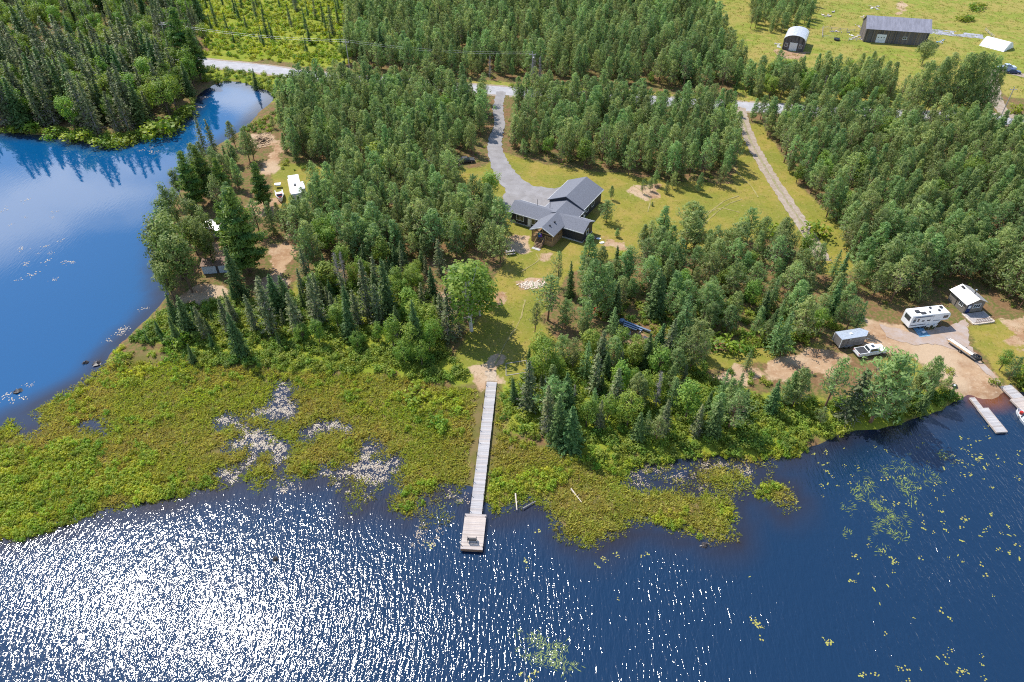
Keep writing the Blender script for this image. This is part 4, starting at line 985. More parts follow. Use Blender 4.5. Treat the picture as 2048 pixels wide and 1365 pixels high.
carpet('forest_floor_plants', U, r_.uniform(.3, .75, len(U)), under, 'scattered low plants on the floor of the pine stands', 43)

bogm = [shrub_mesh(830 + i, .8, .9, M_MSHRUB, 7, .24, 20) for i in range(5)]
BOGS = [([(-60, 880), (60, 850), (140, 880), (260, 880), (330, 900), (400, 930), (440, 960), (440, 985), (320, 1010), (200, 1030), (100, 1062), (0, 1085), (-80, 1110)], 1.3),
    ([(200, 730), (300, 690), (400, 720), (600, 735), (760, 745), (860, 770), (950, 770), (940, 860), (860, 880), (700, 800), (560, 760), (400, 800), (300, 860), (200, 860), (130, 840), (140, 790)], .55),
    ([(1003, 850), (1060, 870), (1180, 905), (1300, 925), (1440, 900), (1600, 890), (1640, 890), (1580, 920), (1440, 925), (1280, 945), (1180, 960), (1080, 990), (980, 1000), (985, 900)], .9),
    ([(590, 890), (700, 880), (730, 920), (660, 945), (600, 945)], .7), ([(780, 975), (870, 960), (940, 960), (935, 1000), (850, 1030), (785, 1030)], .6),
    ([(1500, 980), (1560, 965), (1590, 1000), (1560, 1020)], .9), ([(1300, 1000), (1460, 1010), (1475, 1080), (1400, 1075), (1300, 1055)], .45), ([(60, 830), (200, 760), (260, 700), (230, 690), (130, 780)], .6), ([(975, 960), (1060, 960), (1050, 1010), (980, 1030)], 1.0)]
B_ = np.concatenate([pts_in([p], d * 1.9, 400 + i, .15, 4.5, [DOCKWAY]) for i, (p, d) in enumerate(BOGS)])
carpet('bog_shrubs', B_, r_.uniform(.5, 1.25, len(B_)), bogm, 'bright green low bog shrubs covering the marsh', 44)
farbog = [shrub_mesh(850 + i, 1.2, 1.4, M_MSHRUB, 6, .42, 14) for i in range(4)]
Q = pts_in([[(405, 110), (520, 122), (640, 136), (700, 128), (690, 60), (720, -60), (380, -90), (400, 40)]], .3, 480)
carpet('bog_thicket', Q, r_.uniform(.5, 1.3, len(Q)), farbog, 'yellow-green shrub thicket covering the bog beyond the road', 45)
sed = [tuft_mesh(870 + i, 18, .6, .38) for i in range(6)]
MAREA = [(-100, 870), (60, 822), (150, 768), (210, 725), (330, 720), (560, 742), (760, 748), (900, 775), (1000, 780), (1010, 870), (1130, 910), (1260, 935), (1440, 915), (1620, 905), (1600, 1040), (1480, 1110), (1100, 1110), (700, 1050), (300, 1030), (0, 1100), (-100, 1120)]
S_ = pts_in([MAREA], 5.0, 500, -.1, avoid=[DOCKWAY])
carpet('marsh_sedge', S_, r_.uniform(.6, 1.25, len(S_)), sed, 'olive and brown sedge covering the floating marsh', 46)
lawnm = [tuft_mesh(890 + i, 12, .22, .3, foliage('lawn_grass_%d' % i, (.15, .17, .025), (.25, .22, .05), .3, .02, .2, world_noise=.25)) for i in range(3)]
G_ = pts_in(LAWN[:1] + LAWN[2:5], 1.2, 520)
LW = [gpa(p) for p in ([(990, 300), (1060, 420), (1015, 440), (1000, 360)],)]
carpet('lawn_grass', G_, r_.uniform(.5, 1.0, len(G_)), lawnm, 'short yellow-green tufts of mown lawn grass', 47)
fieldm = [tuft_mesh(895 + i, 14, .5, .6, foliage('field_grass_%d' % i, (.24, .28, .05), (.33, .31, .08), .3, .02, .2, world_noise=.08)) for i in range(3)]
G_ = pts_in(FIELD[:1], .35, 530)
G_ = G_[np.abs(G_[:, 0]) < 260]; G_ = G_[G_[:, 1] < 380]
carpet('field_grass', G_, r_.uniform(.5, 1.1, len(G_)), fieldm, 'rough hayfield grass around the barn', 48)

# -- floating leaves
def pad_mesh(seed, k, spread, rad, material):
    m = MB(); r = np.random.default_rng(seed)
    for i in range(k):
        c = r.normal(size=2) * spread; a0 = r.uniform(0, 6.28); ra = rad * r.uniform(.6, 1.2); tx, ty = r.normal(size=2) * .05
        P = [(c[0], c[1], .012)] + [(c[0] + math.cos(a0 + t) * ra, c[1] + math.sin(a0 + t) * ra * .85, .012 + ra * (tx * math.cos(a0 + t) + ty * math.sin(a0 + t)) + .01) for t in np.linspace(.25, 6.03, 8)]
        m.poly(P, [(0, j, j + 1) for j in range(1, 8)])
    return m.mesh('lily_pads', material)
def streamer_mesh(seed, k, material):
    m = MB(); r = np.random.default_rng(seed)
    for i in range(k):
        c = r.normal(size=2) * .45; a = R(-30) + r.normal() * .22; l_ = r.uniform(.35, .9); w = .035; z = .015 + .01 * r.uniform()
        d = (math.cos(a), math.sin(a)); s = (-d[1], d[0])
        m.poly([(c[0] - d[0] * l_ / 2, c[1] - d[1] * l_ / 2, z), (c[0] + s[0] * w, c[1] + s[1] * w, z), (c[0] + d[0] * l_ / 2, c[1] + d[1] * l_ / 2, z), (c[0] - s[0] * w, c[1] - s[1] * w, z)], [(0, 1, 2, 3)])
    return m.mesh('floating_blades', material)
M_PAD = mat('lily_pad_pale', (.36, .32, .23), .5, var=.2, scale=.7, spec=.5, col2=(.3, .21, .15))
M_PADG = mat('lily_pad_green', (.34, .36, .06), .4, var=.25, scale=.5, spec=.5, col2=(.3, .24, .07))
M_STREAM = mat('floating_blade', (.2, .26, .06), .45, var=.3, scale=.8, spec=.5)
def water_pts(polys, dens, seed, clump=None, lim=-.15, px=True):
    out = []
    for i, p in enumerate(polys):
        P = gpa(p, 0) if px else p; r = np.random.default_rng(seed + i); lo, hi = P.min(0), P.max(0)
        q = r.uniform(lo, hi, (int((hi - lo).prod() * dens) + 4, 2)); q = q[sdf(P, q[:, 0], q[:, 1]) > 0]
        if clump: q = q[vnoise(q[:, 0], q[:, 1], clump, 77 + i) > r.uniform(-.25, .75, len(q))]
        q = q[land_d(q[:, 0], q[:, 1]) < lim]; out.append(q)
    q = np.concatenate(out); return np.stack([q[:, 0], q[:, 1], np.full(len(q), .004)], -1)
W1 = np.concatenate([water_pts([p], 3.6, 600 + i, None, .55, False) for i, p in enumerate(POOLS[:4])])
W1b = water_pts([[(560, 940), (700, 945), (800, 900), (800, 960), (720, 1000), (640, 960), (540, 1000)], [(690, 960), (760, 965), (740, 1000), (700, 1010)], [(880, 970), (945, 985), (935, 1005), (850, 1010)], [(820, 1050), (880, 1055), (870, 1100), (820, 1095)],
                 [(1260, 930), (1340, 925), (1400, 930), (1390, 975), (1300, 985), (1255, 965)]], 2.2, 620, 3.0)
W1c = water_pts([[(1400, 925), (1500, 930), (1500, 975), (1400, 985)], [(1250, 960), (1290, 965), (1290, 1040), (1255, 1040)]], 2.6, 640)
WP = np.concatenate([W1, W1b, W1c])
pads = [pad_mesh(900 + i, 7, .32, .095, M_PAD) for i in range(4)]
carpet('pale_lily_pads', WP, r_.uniform(.7, 1.3, len(WP)), pads, 'pale glinting lily pads choking the marsh channels', 51)
bays = water_pts([[(-40, 440), (120, 440), (150, 520), (40, 570), (-40, 560)], [(-40, 380), (130, 390), (110, 440), (-40, 450)]], .06, 650, 5.0)
one = np.array([[*gp(x, y, 0), .004] for x, y in ((130, 525), (140, 527), (60, 550), (105, 560), (240, 662), (235, 668), (212, 682), (245, 660), (265, 665), (290, 180), (40, 500), (48, 528), (425, 180), (410, 195), (400, 215), (335, 268), (300, 295), (285, 300), (305, 305), (55, 770), (30, 800), (5, 795), (280, 620))])
bays = np.concatenate([bays, one, one + [.6, .25, 0]])
carpet('bay_lily_pads', bays, r_.uniform(.6, 1.5, len(bays)), [pad_mesh(920 + i, 8, .5, .11, M_PAD) for i in range(3)], 'scattered lily pads floating on the calm bay', 52)
RW = [(1620, 900), (1760, 860), (1900, 850), (2060, 850), (2100, 1000), (2090, 1365), (1800, 1365), (1640, 1250), (1640, 1100)]
g1 = water_pts([RW], .22, 660, 7.0); g2 = water_pts([[(1880, 1030), (2070, 1020), (2070, 1180), (1860, 1180)], [(1660, 900), (2050, 870), (2040, 960), (1700, 960)]], .35, 670, 4.0)
g3 = np.array([[*gp(x, y, 0), .004] for x, y in ((1708, 1112), (1786, 1118), (1790, 1125), (1838, 1114), (1505, 1240), (1512, 1248), (1520, 1252), (1648, 1278), (1655, 1284), (1662, 1286), (1748, 1345), (1795, 1334), (1705, 1162), (1925, 1340), (1720, 1345), (850, 1085), (862, 1092), (1205, 1118), (1190, 1130), (1040, 1350), (1055, 1355), (1070, 1345), (1075, 1060), (1230, 1110))])
g4 = water_pts([[(1030, 1100), (1500, 1110), (1620, 1365), (1050, 1365)]], .07, 680, 6.0)
GP_ = np.concatenate([g1, g2, g3, g3 + [.3, -.2, 0], g4])
carpet('green_lily_pads', GP_, r_.uniform(.5, 1.15, len(GP_)), [pad_mesh(940 + i, 4, .24, .13, M_PADG) for i in range(5)], 'yellow-green lily pads drifting on the open lake', 53)
h1 = water_pts([[(1690, 920), (1760, 900), (1900, 905), (1880, 960), (1830, 1000), (1830, 1060), (1760, 1110), (1690, 1080), (1680, 1000)]], 1.5, 690, 2.2)
h2 = water_pts([[(1030, 1265), (1130, 1265), (1130, 1330), (1040, 1325)], [(1090, 1320), (1160, 1330), (1150, 1345), (1100, 1345)]], 1.7, 700)
h3 = np.array([[*gp(x, y, 0), .004] for x, y in ((1808, 970), (1812, 975), (1780, 1040), (1800, 1045), (1770, 1050), (1905, 930), (1785, 1070))])
HS = np.concatenate([h1, h2, h3])
carpet('floating_weed', HS, r_.uniform(.6, 1.3, len(HS)), [streamer_mesh(960 + i, 7, M_STREAM) for i in range(4)], 'ribbon-leaved water weed trailing on the lake surface', 54)
reed = water_pts([[(60, 850), (140, 800), (205, 745), (190, 740), (100, 800), (50, 830)], [(1100, 1010), (1260, 1050), (1200, 1100), (1110, 1085)], [(520, 935), (570, 950), (570, 985), (530, 975)], [(840, 985), (930, 985), (900, 1050), (830, 1060)], [(640, 950), (780, 960), (760, 1000), (690, 1000)], [(1440, 960), (1500, 960), (1490, 1000), (1450, 1000)], [(1250, 930), (1400, 922), (1450, 980), (1300, 988)], [(1400, 920), (1560, 925), (1520, 985), (1430, 985)]], 1.6, 710, None, .3)
carpet('shallow_reeds', reed, r_.uniform(.5, 1.0, len(reed)), [tuft_mesh(980 + i, 9, .5, .4, M_SEDGE) for i in range(3)], 'thin reeds standing in the shallow water at the marsh edge', 55)
# ------------------------------------------------------------------ buildings, vehicles, docks and small things
M_SIDING = mat('charcoal_siding', (.035, .036, .045), .6, var=.12, scale=2, stretch=(.2, .2, 6))
M_SHINGLE = mat('grey_shingles', (.165, .17, .195), .9, var=.12, scale=5, spec=.2)
M_TRIM = mat('white_trim', (.75, .75, .74), .5, var=.04)
M_GLASS = mat('window_glass', (.03, .04, .05), .06, var=.1, scale=.6, spec=.8)
M_LUMBER = mat('fresh_lumber', (.4, .25, .12), .75, var=.15, scale=2, stretch=(.4, .4, 3))
M_DARKWOOD = mat('stained_steps', (.2, .12, .08), .75, var=.2, scale=3)
M_CONC = mat('concrete', (.42, .4, .37), .9, var=.1, scale=2)
M_OLDWOOD = mat('weathered_dock_wood', (.43, .39, .37), .85, var=.16, scale=1.6, stretch=(.3, 2, 1), col2=(.29, .26, .245))
M_OLDWOOD2 = mat('weathered_dock_wood_warm', (.5, .42, .37), .85, var=.14, scale=1.6, stretch=(.3, 2, 1), col2=(.36, .29, .25))
M_GREYWOOD = mat('grey_barn_board', (.17, .15, .14), .9, var=.4, scale=1.2, stretch=(1, 1, .15), col2=(.075, .068, .07))
M_TANWOOD = mat('tan_barn_board', (.25, .2, .15), .9, var=.3, scale=1.2, stretch=(1, 1, .15), col2=(.13, .105, .09))
M_METALROOF = mat('pale_metal_roof', (.62, .6, .6), .42, .55, var=.1, scale=.8, spec=.5)
M_BARNROOF = mat('grey_metal_roof', (.3, .29, .33), .55, .3, var=.12, scale=.5, stretch=(2, .4, 1))
M_WHITE = mat('white_fibreglass', (.75, .75, .75), .35, var=.05, scale=1)
M_WHITEPAINT = mat('white_car_paint', (.78, .78, .77), .25, var=.03, scale=1, spec=.5)
M_BLUEPAINT = mat('dark_blue_car_paint', (.02, .035, .13), .25, var=.1, scale=1, spec=.6)
M_PALEBLUE = mat('pale_blue_car_paint', (.45, .52, .6), .3, var=.08, scale=1, spec=.6)
M_BLACK = mat('black_rubber', (.02, .02, .022), .7, var=.1)
M_DARK = mat('dark_plastic', (.045, .045, .05), .6, var=.15)
M_STEEL = mat('galvanised_steel', (.4, .42, .45), .4, .7, var=.12)
M_TRAILER = mat('weathered_aluminium', (.26, .24, .235), .45, .35, var=.18, scale=1.2)
M_TRAILERTOP = mat('trailer_roof', (.5, .54, .6), .35, .4, var=.1)
M_RED = mat('red_paint', (.45, .03, .02), .45, var=.15)
M_STRIPE = mat('grey_stripe', (.13, .13, .16), .5, var=.05)
M_BLUETARP = mat('blue_mat', (.16, .33, .47), .6, var=.3, scale=3)
M_TARP = mat('white_tarp', (.72, .73, .73), .55, var=.12, scale=.8)
M_CHIP = mat('pale_wood_chips', (.62, .52, .42), .9, var=.2, scale=3)
M_BRUSH = mat('cut_brush', (.4, .27, .16), .9, var=.35, scale=2)
M_ROCK = mat('dark_wet_rock', (.05, .04, .038), .5, var=.3, scale=3)
M_RIM = mat('wheel_rim', (.4, .4, .42), .35, .8, var=.1)
M_LAMP = mat('lamp_lens', (.7, .7, .65), .2, var=.05)
M_TAIL = mat('tail_lamp', (.4, .02, .02), .3, var=.05)

def window(parent, name, c, w, h, face, mullion=1, sill=True):
    """window set proud of a wall; face is the outward axis: '+x','-x','+y','-y'"""
    ax, s = face[1], 1 if face[0] == '+' else -1
    def B(mb, a0, a1, z0, z1, d0, d1):
        d0, d1 = sorted((s * d0, s * d1))
        if ax == 'y': mb.box(c[0] + a0, c[0] + a1, c[1] + d0, c[1] + d1, c[2] + z0, c[2] + z1)
        else: mb.box(c[0] + d0, c[0] + d1, c[1] + a0, c[1] + a1, c[2] + z0, c[2] + z1)
    p = MB(); B(p, -w / 2, w / 2, -h / 2, h / 2, -.02, .03); win = p.build(name, M_GLASS, parent)
    f = MB(); t = .09
    B(f, -w / 2 - t, w / 2 + t, h / 2, h / 2 + t, 0, .08); B(f, -w / 2 - t, w / 2 + t, -h / 2 - t, -h / 2, 0, .08)
    B(f, -w / 2 - t, -w / 2, -h / 2, h / 2, 0, .08); B(f, w / 2, w / 2 + t, -h / 2, h / 2, 0, .08)
    for k in range(1, mullion + 1): x = -w / 2 + w * k / (mullion + 1); B(f, x - .03, x + .03, -h / 2, h / 2, .031, .06)
    f.build('frame', M_TRIM, win)
    return win

def gable(parent, u0, u1, v0, v1, zb, ze, zr, along, wall_m, roof_m, over=.4, thick=.16, boards=None, fascia=None):
    """gabled block with an overhanging two-slope roof; along = axis of the ridge"""
    W = MB()
    if along == 'v':
        c = (u0 + u1) / 2; W.extr([(u0, zb), (u1, zb), (u1, ze), (c, zr), (u0, ze)], 'y', v0, v1)
    else:
        c = (v0 + v1) / 2; W.extr([(v0, zb), (v1, zb), (v1, ze), (c, zr), (v0, ze)], 'x', u0, u1)
    w = W.build('wall', wall_m, parent)
    a0, a1 = (u0, u1) if along == 'v' else (v0, v1); b0, b1 = (v0, v1) if along == 'v' else (u0, u1)
    sl = (zr - ze) / ((a1 - a0) / 2)
    rf = None
    for sgn in (-1, 1):
        e = c + sgn * ((a1 - a0) / 2 + over); z_e = ze - over * sl + .06; zt = zr + .06
        prof = [(c, zt), (e, z_e), (e, z_e + thick), (c, zt + thick)]
        rf = MB().extr(prof, 'y' if along == 'v' else 'x', b0 - over, b1 + over).build('roof', roof_m, parent)
        if fascia:
            d = .05 * sgn
            MB().extr([(e, z_e - .03), (e + d, z_e - .03), (e + d, z_e + thick), (e, z_e + thick)], 'y' if along == 'v' else 'x', b0 - over, b1 + over).build('gutter', fascia, rf)
    return w, rf

# ---- the house
HX, HY = 10.0, 144.0
house = tag(empty('house', (HX, HY, LAND_Z), R(-30)), 'charcoal bungalow with grey shingle gables and a timber porch facing the lawn', 'house')
FND = MB(); FND.box(-10.7, 8.7, -2.5, 3.1, -.3, .3).build('foundation', M_CONC, house)
gable(house, -10.6, 8.6, -2.4, 3.0, 0, 2.9, 4.15, 'u', M_SIDING, M_SHINGLE, .4, fascia=M_TRIM)
gable(house, -3.9, 4.5, .2, 6.3, .02, 2.85, 4.45, 'v', M_SIDING, M_SHINGLE, .42, fascia=M_TRIM)
gable(house, -4.7, 4.4, 6.5, 17.2, 0, 3.3, 5.35, 'v', M_SIDING, M_SHINGLE, .4, fascia=M_TRIM)
window(house, 'window', (-7.9, -2.4, 1.75), 1.9, 1.3, '-y')
window(house, 'window', (-4.3, -2.4, 1.75), .9, 1.3, '-y', 0)
window(house, 'window', (8.6, .2, 1.7), 1.1, 1.2, '+x', 0)
for v in (9.2, 12.2): window(house, 'window', (4.4, v, 1.9), 1.1, 1.3, '+x', 0)
d_ = MB().box(4.4, 4.46, 6.9, 7.9, .3, 2.4).build('door', M_TRIM, house); MB().box(4.46, 4.5, 7.05, 7.75, 1.3, 2.2).build('pane', M_GLASS, d_)
d_ = MB().box(-5.9 + .1, -5.0, -2.46, -2.4, .3, 2.35).build('door', M_TRIM, house)
for v in (9.2, 13.0):
    g = MB().box(-4.76, -4.7, v - 1.4, v + 1.4, .1, 2.5).build('garage_door', M_TRIM, house)
    for k in range(4): MB().box(-4.79, -4.76, v - 1.38, v + 1.38, .15 + k * .59, .7 + k * .59).build('panel', M_WHITE, g)
for (u, v, zt) in ((-5.6, 2.0, 5.3), (-2.4, 2.3, 5.3), (5.8, 2.2, 5.0)): MB().tube((u, v, 3), (u, v, zt), .06, n=6).build('vent_pipe', M_DARK, house)
for (u, v, z) in ((1.9, -3.6, 4.35), (1.7, -5.6, 4.35)): MB().box(u - .17, u + .17, v - .17, v + .17, z - .3, z + .12).build('roof_vent', M_DARK, house)
MB().lathe([(.09, 0), (.12, .1), (.09, .2)], 8, c=(-5.4, -2.5, 2.2)).build('wall_lamp', M_LAMP, house)
# porch: gable roof on posts, deck, railing, stairs
c_, v0, v1 = .7, -7.4, -2.2
for sgn in (-1, 1):
    e = c_ + sgn * 3.15
    rp = MB().extr([(c_, 4.5), (e, 3.02), (e, 3.18), (c_, 4.66)], 'y', v0 - .3, -.2).build('roof', M_SHINGLE, house)
    MB().extr([(c_, 4.46), (e, 2.98), (e, 3.2), (c_, 4.68)], 'y', v0 - .36, v0 - .3).build('bargeboard', M_TRIM, rp)
DZ = 1.35
for i in range(18): MB().box(-2.05, 3.45, v0 + .02 + i * .277, v0 + .282 + i * .277, DZ - .05, DZ).build('deck_board', M_LUMBER, house)
sk = MB()
for k in range(5): sk.box(-2.05, 3.45, v0 - .03, v0, .05 + k * .26, .29 + k * .26); sk.box(3.45, 3.48, v0, v1, .05 + k * .26, .29 + k * .26); sk.box(-2.08, -2.05, v0, v1, .05 + k * .26, .29 + k * .26)
sk.build('skirting', M_LUMBER, house)
for (u, v) in ((-1.95, v0 + .1), (3.35, v0 + .1), (-1.95, -4.8), (3.35, -4.8), (3.35, -2.6), (-.45, v0 + .1), (1.55, v0 + .1)):
    top = 3.05 if abs(u - c_) > 2 else 2.3
    MB().box(u - .08, u + .08, v - .08, v + .08, .02, top if abs(u - c_) > 2 else DZ + 1.0).build('post', M_LUMBER, house)
MB().box(-2.1, 3.5, v0 + .02, v0 + .18, 2.9, 3.1).build('beam', M_LUMBER, house)
tr = MB(); tr.tube((-2.0, v0 + .1, 3.1), (c_, v0 + .1, 4.35), .08, n=4); tr.tube((3.4, v0 + .1, 3.1), (c_, v0 + .1, 4.35), .08, n=4); tr.tube((c_, v0 + .1, 3.1), (c_, v0 + .1, 4.3), .07, n=4)
tr.build('gable_truss', M_LUMBER, house)
def rail(parent, p0, p1, z, n, mm=M_LUMBER):
    b = MB(); p0 = Vector(p0); p1 = Vector(p1)
    b.tube((*p0, z + .95), (*p1, z + .95), .06, n=4); b.tube((*p0, z + .1), (*p1, z + .1), .04, n=4)
    rl = b.build('railing', mm, parent)
    for i in range(n):
        q = p0 + (p1 - p0) * (i + .5) / n; MB().box(q.x - .025, q.x + .025, q.y - .025, q.y + .025, z + .1, z + .93).build('baluster', mm, rl)
rail(house, (-1.95, v0 + .1), (-.45, v0 + .1), DZ, 7); rail(house, (1.55, v0 + .1), (3.35, v0 + .1), DZ, 8)
rail(house, (3.35, v0 + .1), (3.35, -2.6), DZ, 22); rail(house, (-1.95, v0 + .1), (-1.95, -2.6), DZ, 22)
st_ = MB()
for s in (-.38, 1.38): st_.extr([(v0 - 2.05, 0), (v0 - 1.7, 0), (v0, 1.05), (v0, 1.35)], 'x', s, s + .1)
st = st_.build('stairs', M_DARKWOOD, house)
for k in range(7): MB().box(-.28, 1.38, v0 - .29 * (k + 1), v0 - .29 * k - .02, DZ - .19 * (k + 1) + .12, DZ - .19 * (k + 1) + .17).build('tread', M_DARKWOOD, st)
for s in (-.33, 1.43):
    MB().tube((s, v0, DZ + .95), (s, v0 - 2.0, .95), .05, n=4).build('handrail', M_LUMBER, st); MB().box(s - .05, s + .05, v0 - 2.0, v0 - 1.9, 0, .95).build('newel', M_LUMBER, st)
MB().box(-.5, 1.6, v0 - 2.9, v0 - 2.1, -.05, .1).build('landing_slab', M_CONC, house)
# side deck at the right wing
sd = MB()
for i in range(8): MB().box(8.72 + i * .24, 8.94 + i * .24, -1.6, 1.4, .4, .45).build('side_deck_board', M_DARKWOOD, house)
box_part('side_deck_frame', M_DARKWOOD, house, 8.72, 10.6, -1.55, 1.35, -.1, .39)

def local(o, u, v, z=0.0):
    a = o.rotation_euler.z; return (o.location.x + u * math.cos(a) - v * math.sin(a), o.location.y + u * math.sin(a) + v * math.cos(a), o.location.z + z)
# the bright bundle at the top of the porch stairs
bundle = tag(empty('towel_bundle', local(house, -.2, v0 + .35, DZ), R(-30)), 'blue, green and purple cloth bundle at the top of the porch stairs', 'towels')
for i, (x, y, z, r0, col) in enumerate(((0, 0, .3, .34, (.05, .16, .5)), (.35, .1, .35, .3, (.2, .06, .4)), (-.3, .15, .75, .28, (.03, .38, .3)), (.15, .1, .9, .24, (.7, .72, .75)), (.5, .05, .85, .22, (.25, .1, .55)), (-.05, .2, 1.2, .2, (.04, .3, .55)))):
    b = MB().lathe([(.02, -r0), (r0 * .75, -r0 * .65), (r0, 0), (r0 * .8, r0 * .6), (.03, r0 * .95)], 9)
    b.v = [(p[0] * (1 + .2 * math.sin(p[2] * 9 + i)), p[1] * .8, p[2]) for p in b.v]
    b.build('folded_towel', mat('towel_%d' % i, col, .9, var=.2, scale=6), bundle, (x, y, z))

# ---- picnic table and chip patch on the lawn
q = gp(1020, 508)
pt = tag(empty('picnic_table', (*q, LAND_Z), R(12)), 'grey weathered picnic table in the shade left of the porch', 'table')
for i in range(5): MB().box(-1.05, 1.05, -.42 + i * .17, -.27 + i * .17, .72, .77).build('table_board', M_OLDWOOD, pt)
for s in (-1, 1):
    bn = MB().box(-1.05, 1.05, s * .78 - .14, s * .78 + .14, .42, .47).build('bench', M_OLDWOOD, pt)
    for x in (-.75, .75): MB().tube((x, s * .8, 0), (x, s * .25, .72), .05, n=4).build('leg', M_OLDWOOD, pt)
for x in (-.75, .75): MB().box(x - .03, x + .03, -.85, .85, .34, .42).build('cross_brace', M_OLDWOOD, pt)
def chips(name, poly, n, size, material, label, seed, kind='stuff', zz=0.0, flat=.35):
    P = gpa(poly); r = np.random.default_rng(seed); lo, hi = P.min(0), P.max(0); m = MB(); k = 0
    c = P.mean(0)
    while k < n:
        q = c + r.normal(size=2) * (hi - lo) * .24
        if sdf(P, *q) < 0: continue
        a = r.uniform(0, 6.28); s = size * r.uniform(.5, 1.4); e = np.array([math.cos(a), math.sin(a)]) * s; f = np.array([-e[1], e[0]]) * r.uniform(.2, .6)
        z = float(LAND_Z + .03 + zz * math.exp(-((q - c) ** 2).sum() / 3) * r.uniform()); t = s * flat
        pts = [q - e - f, q + e - f, q + e + f, q - e + f]
        m.poly([(*p, z + r.uniform(-.3, .3) * t) for p in pts] + [(*p, z + t) for p in pts], [(4, 5, 6, 7), (0, 1, 5, 4), (1, 2, 6, 5), (2, 3, 7, 6), (3, 0, 4, 7)]); k += 1
    return tag(m.build(name, material), label, kind=kind)
chips('wood_chip_patch', [(1030, 570), (1055, 562), (1085, 560), (1095, 570), (1075, 578), (1050, 580)], 420, .14, M_CHIP, 'patch of pale wood chips and stones on the lawn below the porch', 3)
chips('brush_pile', [(500, 285), (512, 268), (540, 265), (548, 280), (530, 296), (508, 298)], 520, .32, M_BRUSH, 'tan and dark heap of cut brush at the end of the sandy track', 4, zz=1.2, flat=.2)

# low timber border on the grass
q0, q1, q2, q3 = [gp(*p) for p in ((1012, 728), (1052, 722), (1056, 745), (1012, 752))]
bd = tag(empty('timber_border', (*q0, LAND_Z)), 'low square timber border laid on the grass above the long dock', 'border')
for a, b in ((q0, q1), (q1, q2), (q2, q3), (q3, q0)):
    MB().tube((a[0] - q0[0], a[1] - q0[1], .06), (b[0] - q0[0], b[1] - q0[1], .06), .07, n=4).build('rail', M_OLDWOOD, bd)

# ---- docks
def plank_run(parent, x0, x1, y0, y1, z, pitch, mats, gap=.018, th=.05, name='plank', seed=1):
    r = random.Random(seed); n = int(round((y1 - y0) / pitch)); pitch = (y1 - y0) / n
    me = [MB().box(x0, x1, 0, pitch - gap, -th, 0).mesh(name, m) for m in mats]
    for i in range(n):
        o = link(name, me[r.randrange(len(me))], parent, (r.uniform(-.015, .015), y0 + i * pitch, z + r.uniform(-.006, .006)), (0, 0, r.uniform(-.003, .003)))
dk0 = gp(983.5, 764, .75); dk1 = gp(951.5, 1028, .75); dk2 = gp(947, 1098, .75)
ang = math.atan2(dk1[0] - dk0[0], -(dk1[1] - dk0[1]))
Ld = math.hypot(dk1[0] - dk0[0], dk1[1] - dk0[1])
dock = tag(empty('long_dock', (*dk0, 0), ang), 'long weathered plank dock crossing the marsh to a wide end platform', 'dock')
dmats = [mat('dock_plank_%d' % i, c, .85, var=.12, scale=2.5, stretch=(.4, 3, 1), col2=tuple(x * .72 for x in c)) for i, c in enumerate(((.44, .42, .42), (.5, .47, .46), (.38, .35, .34), (.47, .42, .39), (.4, .385, .385)))]
pmats = [mat('platform_plank_%d' % i, c, .85, var=.12, scale=2.5, stretch=(.4, 3, 1), col2=tuple(x * .74 for x in c)) for i, c in enumerate(((.52, .44, .39), (.47, .41, .38), (.55, .47, .41), (.43, .36, .32)))]
plank_run(dock, -.92, .92, -Ld, 0, .75, .15, dmats)
for s in (-.8, .8): box_part('stringer', M_OLDWOOD, dock, s - .04, s + .04, -Ld, 0, .5, .697)
pmesh = MB().tube((0, 0, -.6), (0, 0, 1.55), .055, .05, 6).mesh('post', M_DARK)
npost = 11
for i in range(npost):
    for s in (-1.0, 1.0): link('post', pmesh, dock, (s, -.9 - i * (Ld - 1.4) / (npost - 1), rnd.uniform(-.25, .1)), (rnd.uniform(-.07, .07), rnd.uniform(-.07, .07), 0))
plank_run(dock, -1.62, 1.62, -Ld - 6.1, -Ld - .02, .72, .16, pmats, name='platform_plank')
for s in (-1.55, 1.55): box_part('platform_edge', M_OLDWOOD2, dock, s - .05, s + .05, -Ld - 6.1, -Ld, .4, .665)
box_part('platform_end', M_DARKWOOD, dock, -1.6, 1.6, -Ld - 6.16, -Ld - 6.11, .2, .66)
for (x, y) in ((-1.5, -.5), (1.5, -.5), (-1.5, -5.6), (1.5, -5.6)): link('post', pmesh, dock, (x, -Ld + y, -.55))
for s in (-.9, 0, .9): MB().box(s - .4, s + .4, -Ld - 5.9, -Ld - .3, -.25, .35).build('float', M_DARK, dock)
for a, b in (((966, 775), (960, 880)), ((1000, 772), (990, 872))):  # bare strips either side of the boardwalk are on the ground itself
    pass
bench = tag(empty('dock_bench', local(dock, -.05, -Ld - 4.7, .725), ang + R(2)), 'dark double bench standing at the outer end of the long dock', 'bench')
for i in range(4): MB().box(-.68, .68, -.25 + i * .13, -.14 + i * .13, .4, .44).build('seat_slat', M_DARK, bench)
for i in range(4): MB().box(-.68, .68, -.3 - i * .03, -.27 - i * .03, .5 + i * .12, .6 + i * .12).build('back_slat', M_DARK, bench)
for x in (-.66, .62):
    for y in (-.28, .22): box_part('leg', M_DARK, bench, x, x + .05, y, y + .05, 0, .42 if y > 0 else .95)
    box_part('arm', M_DARK, bench, x - .03, x + .08, -.3, .3, .62, .66)
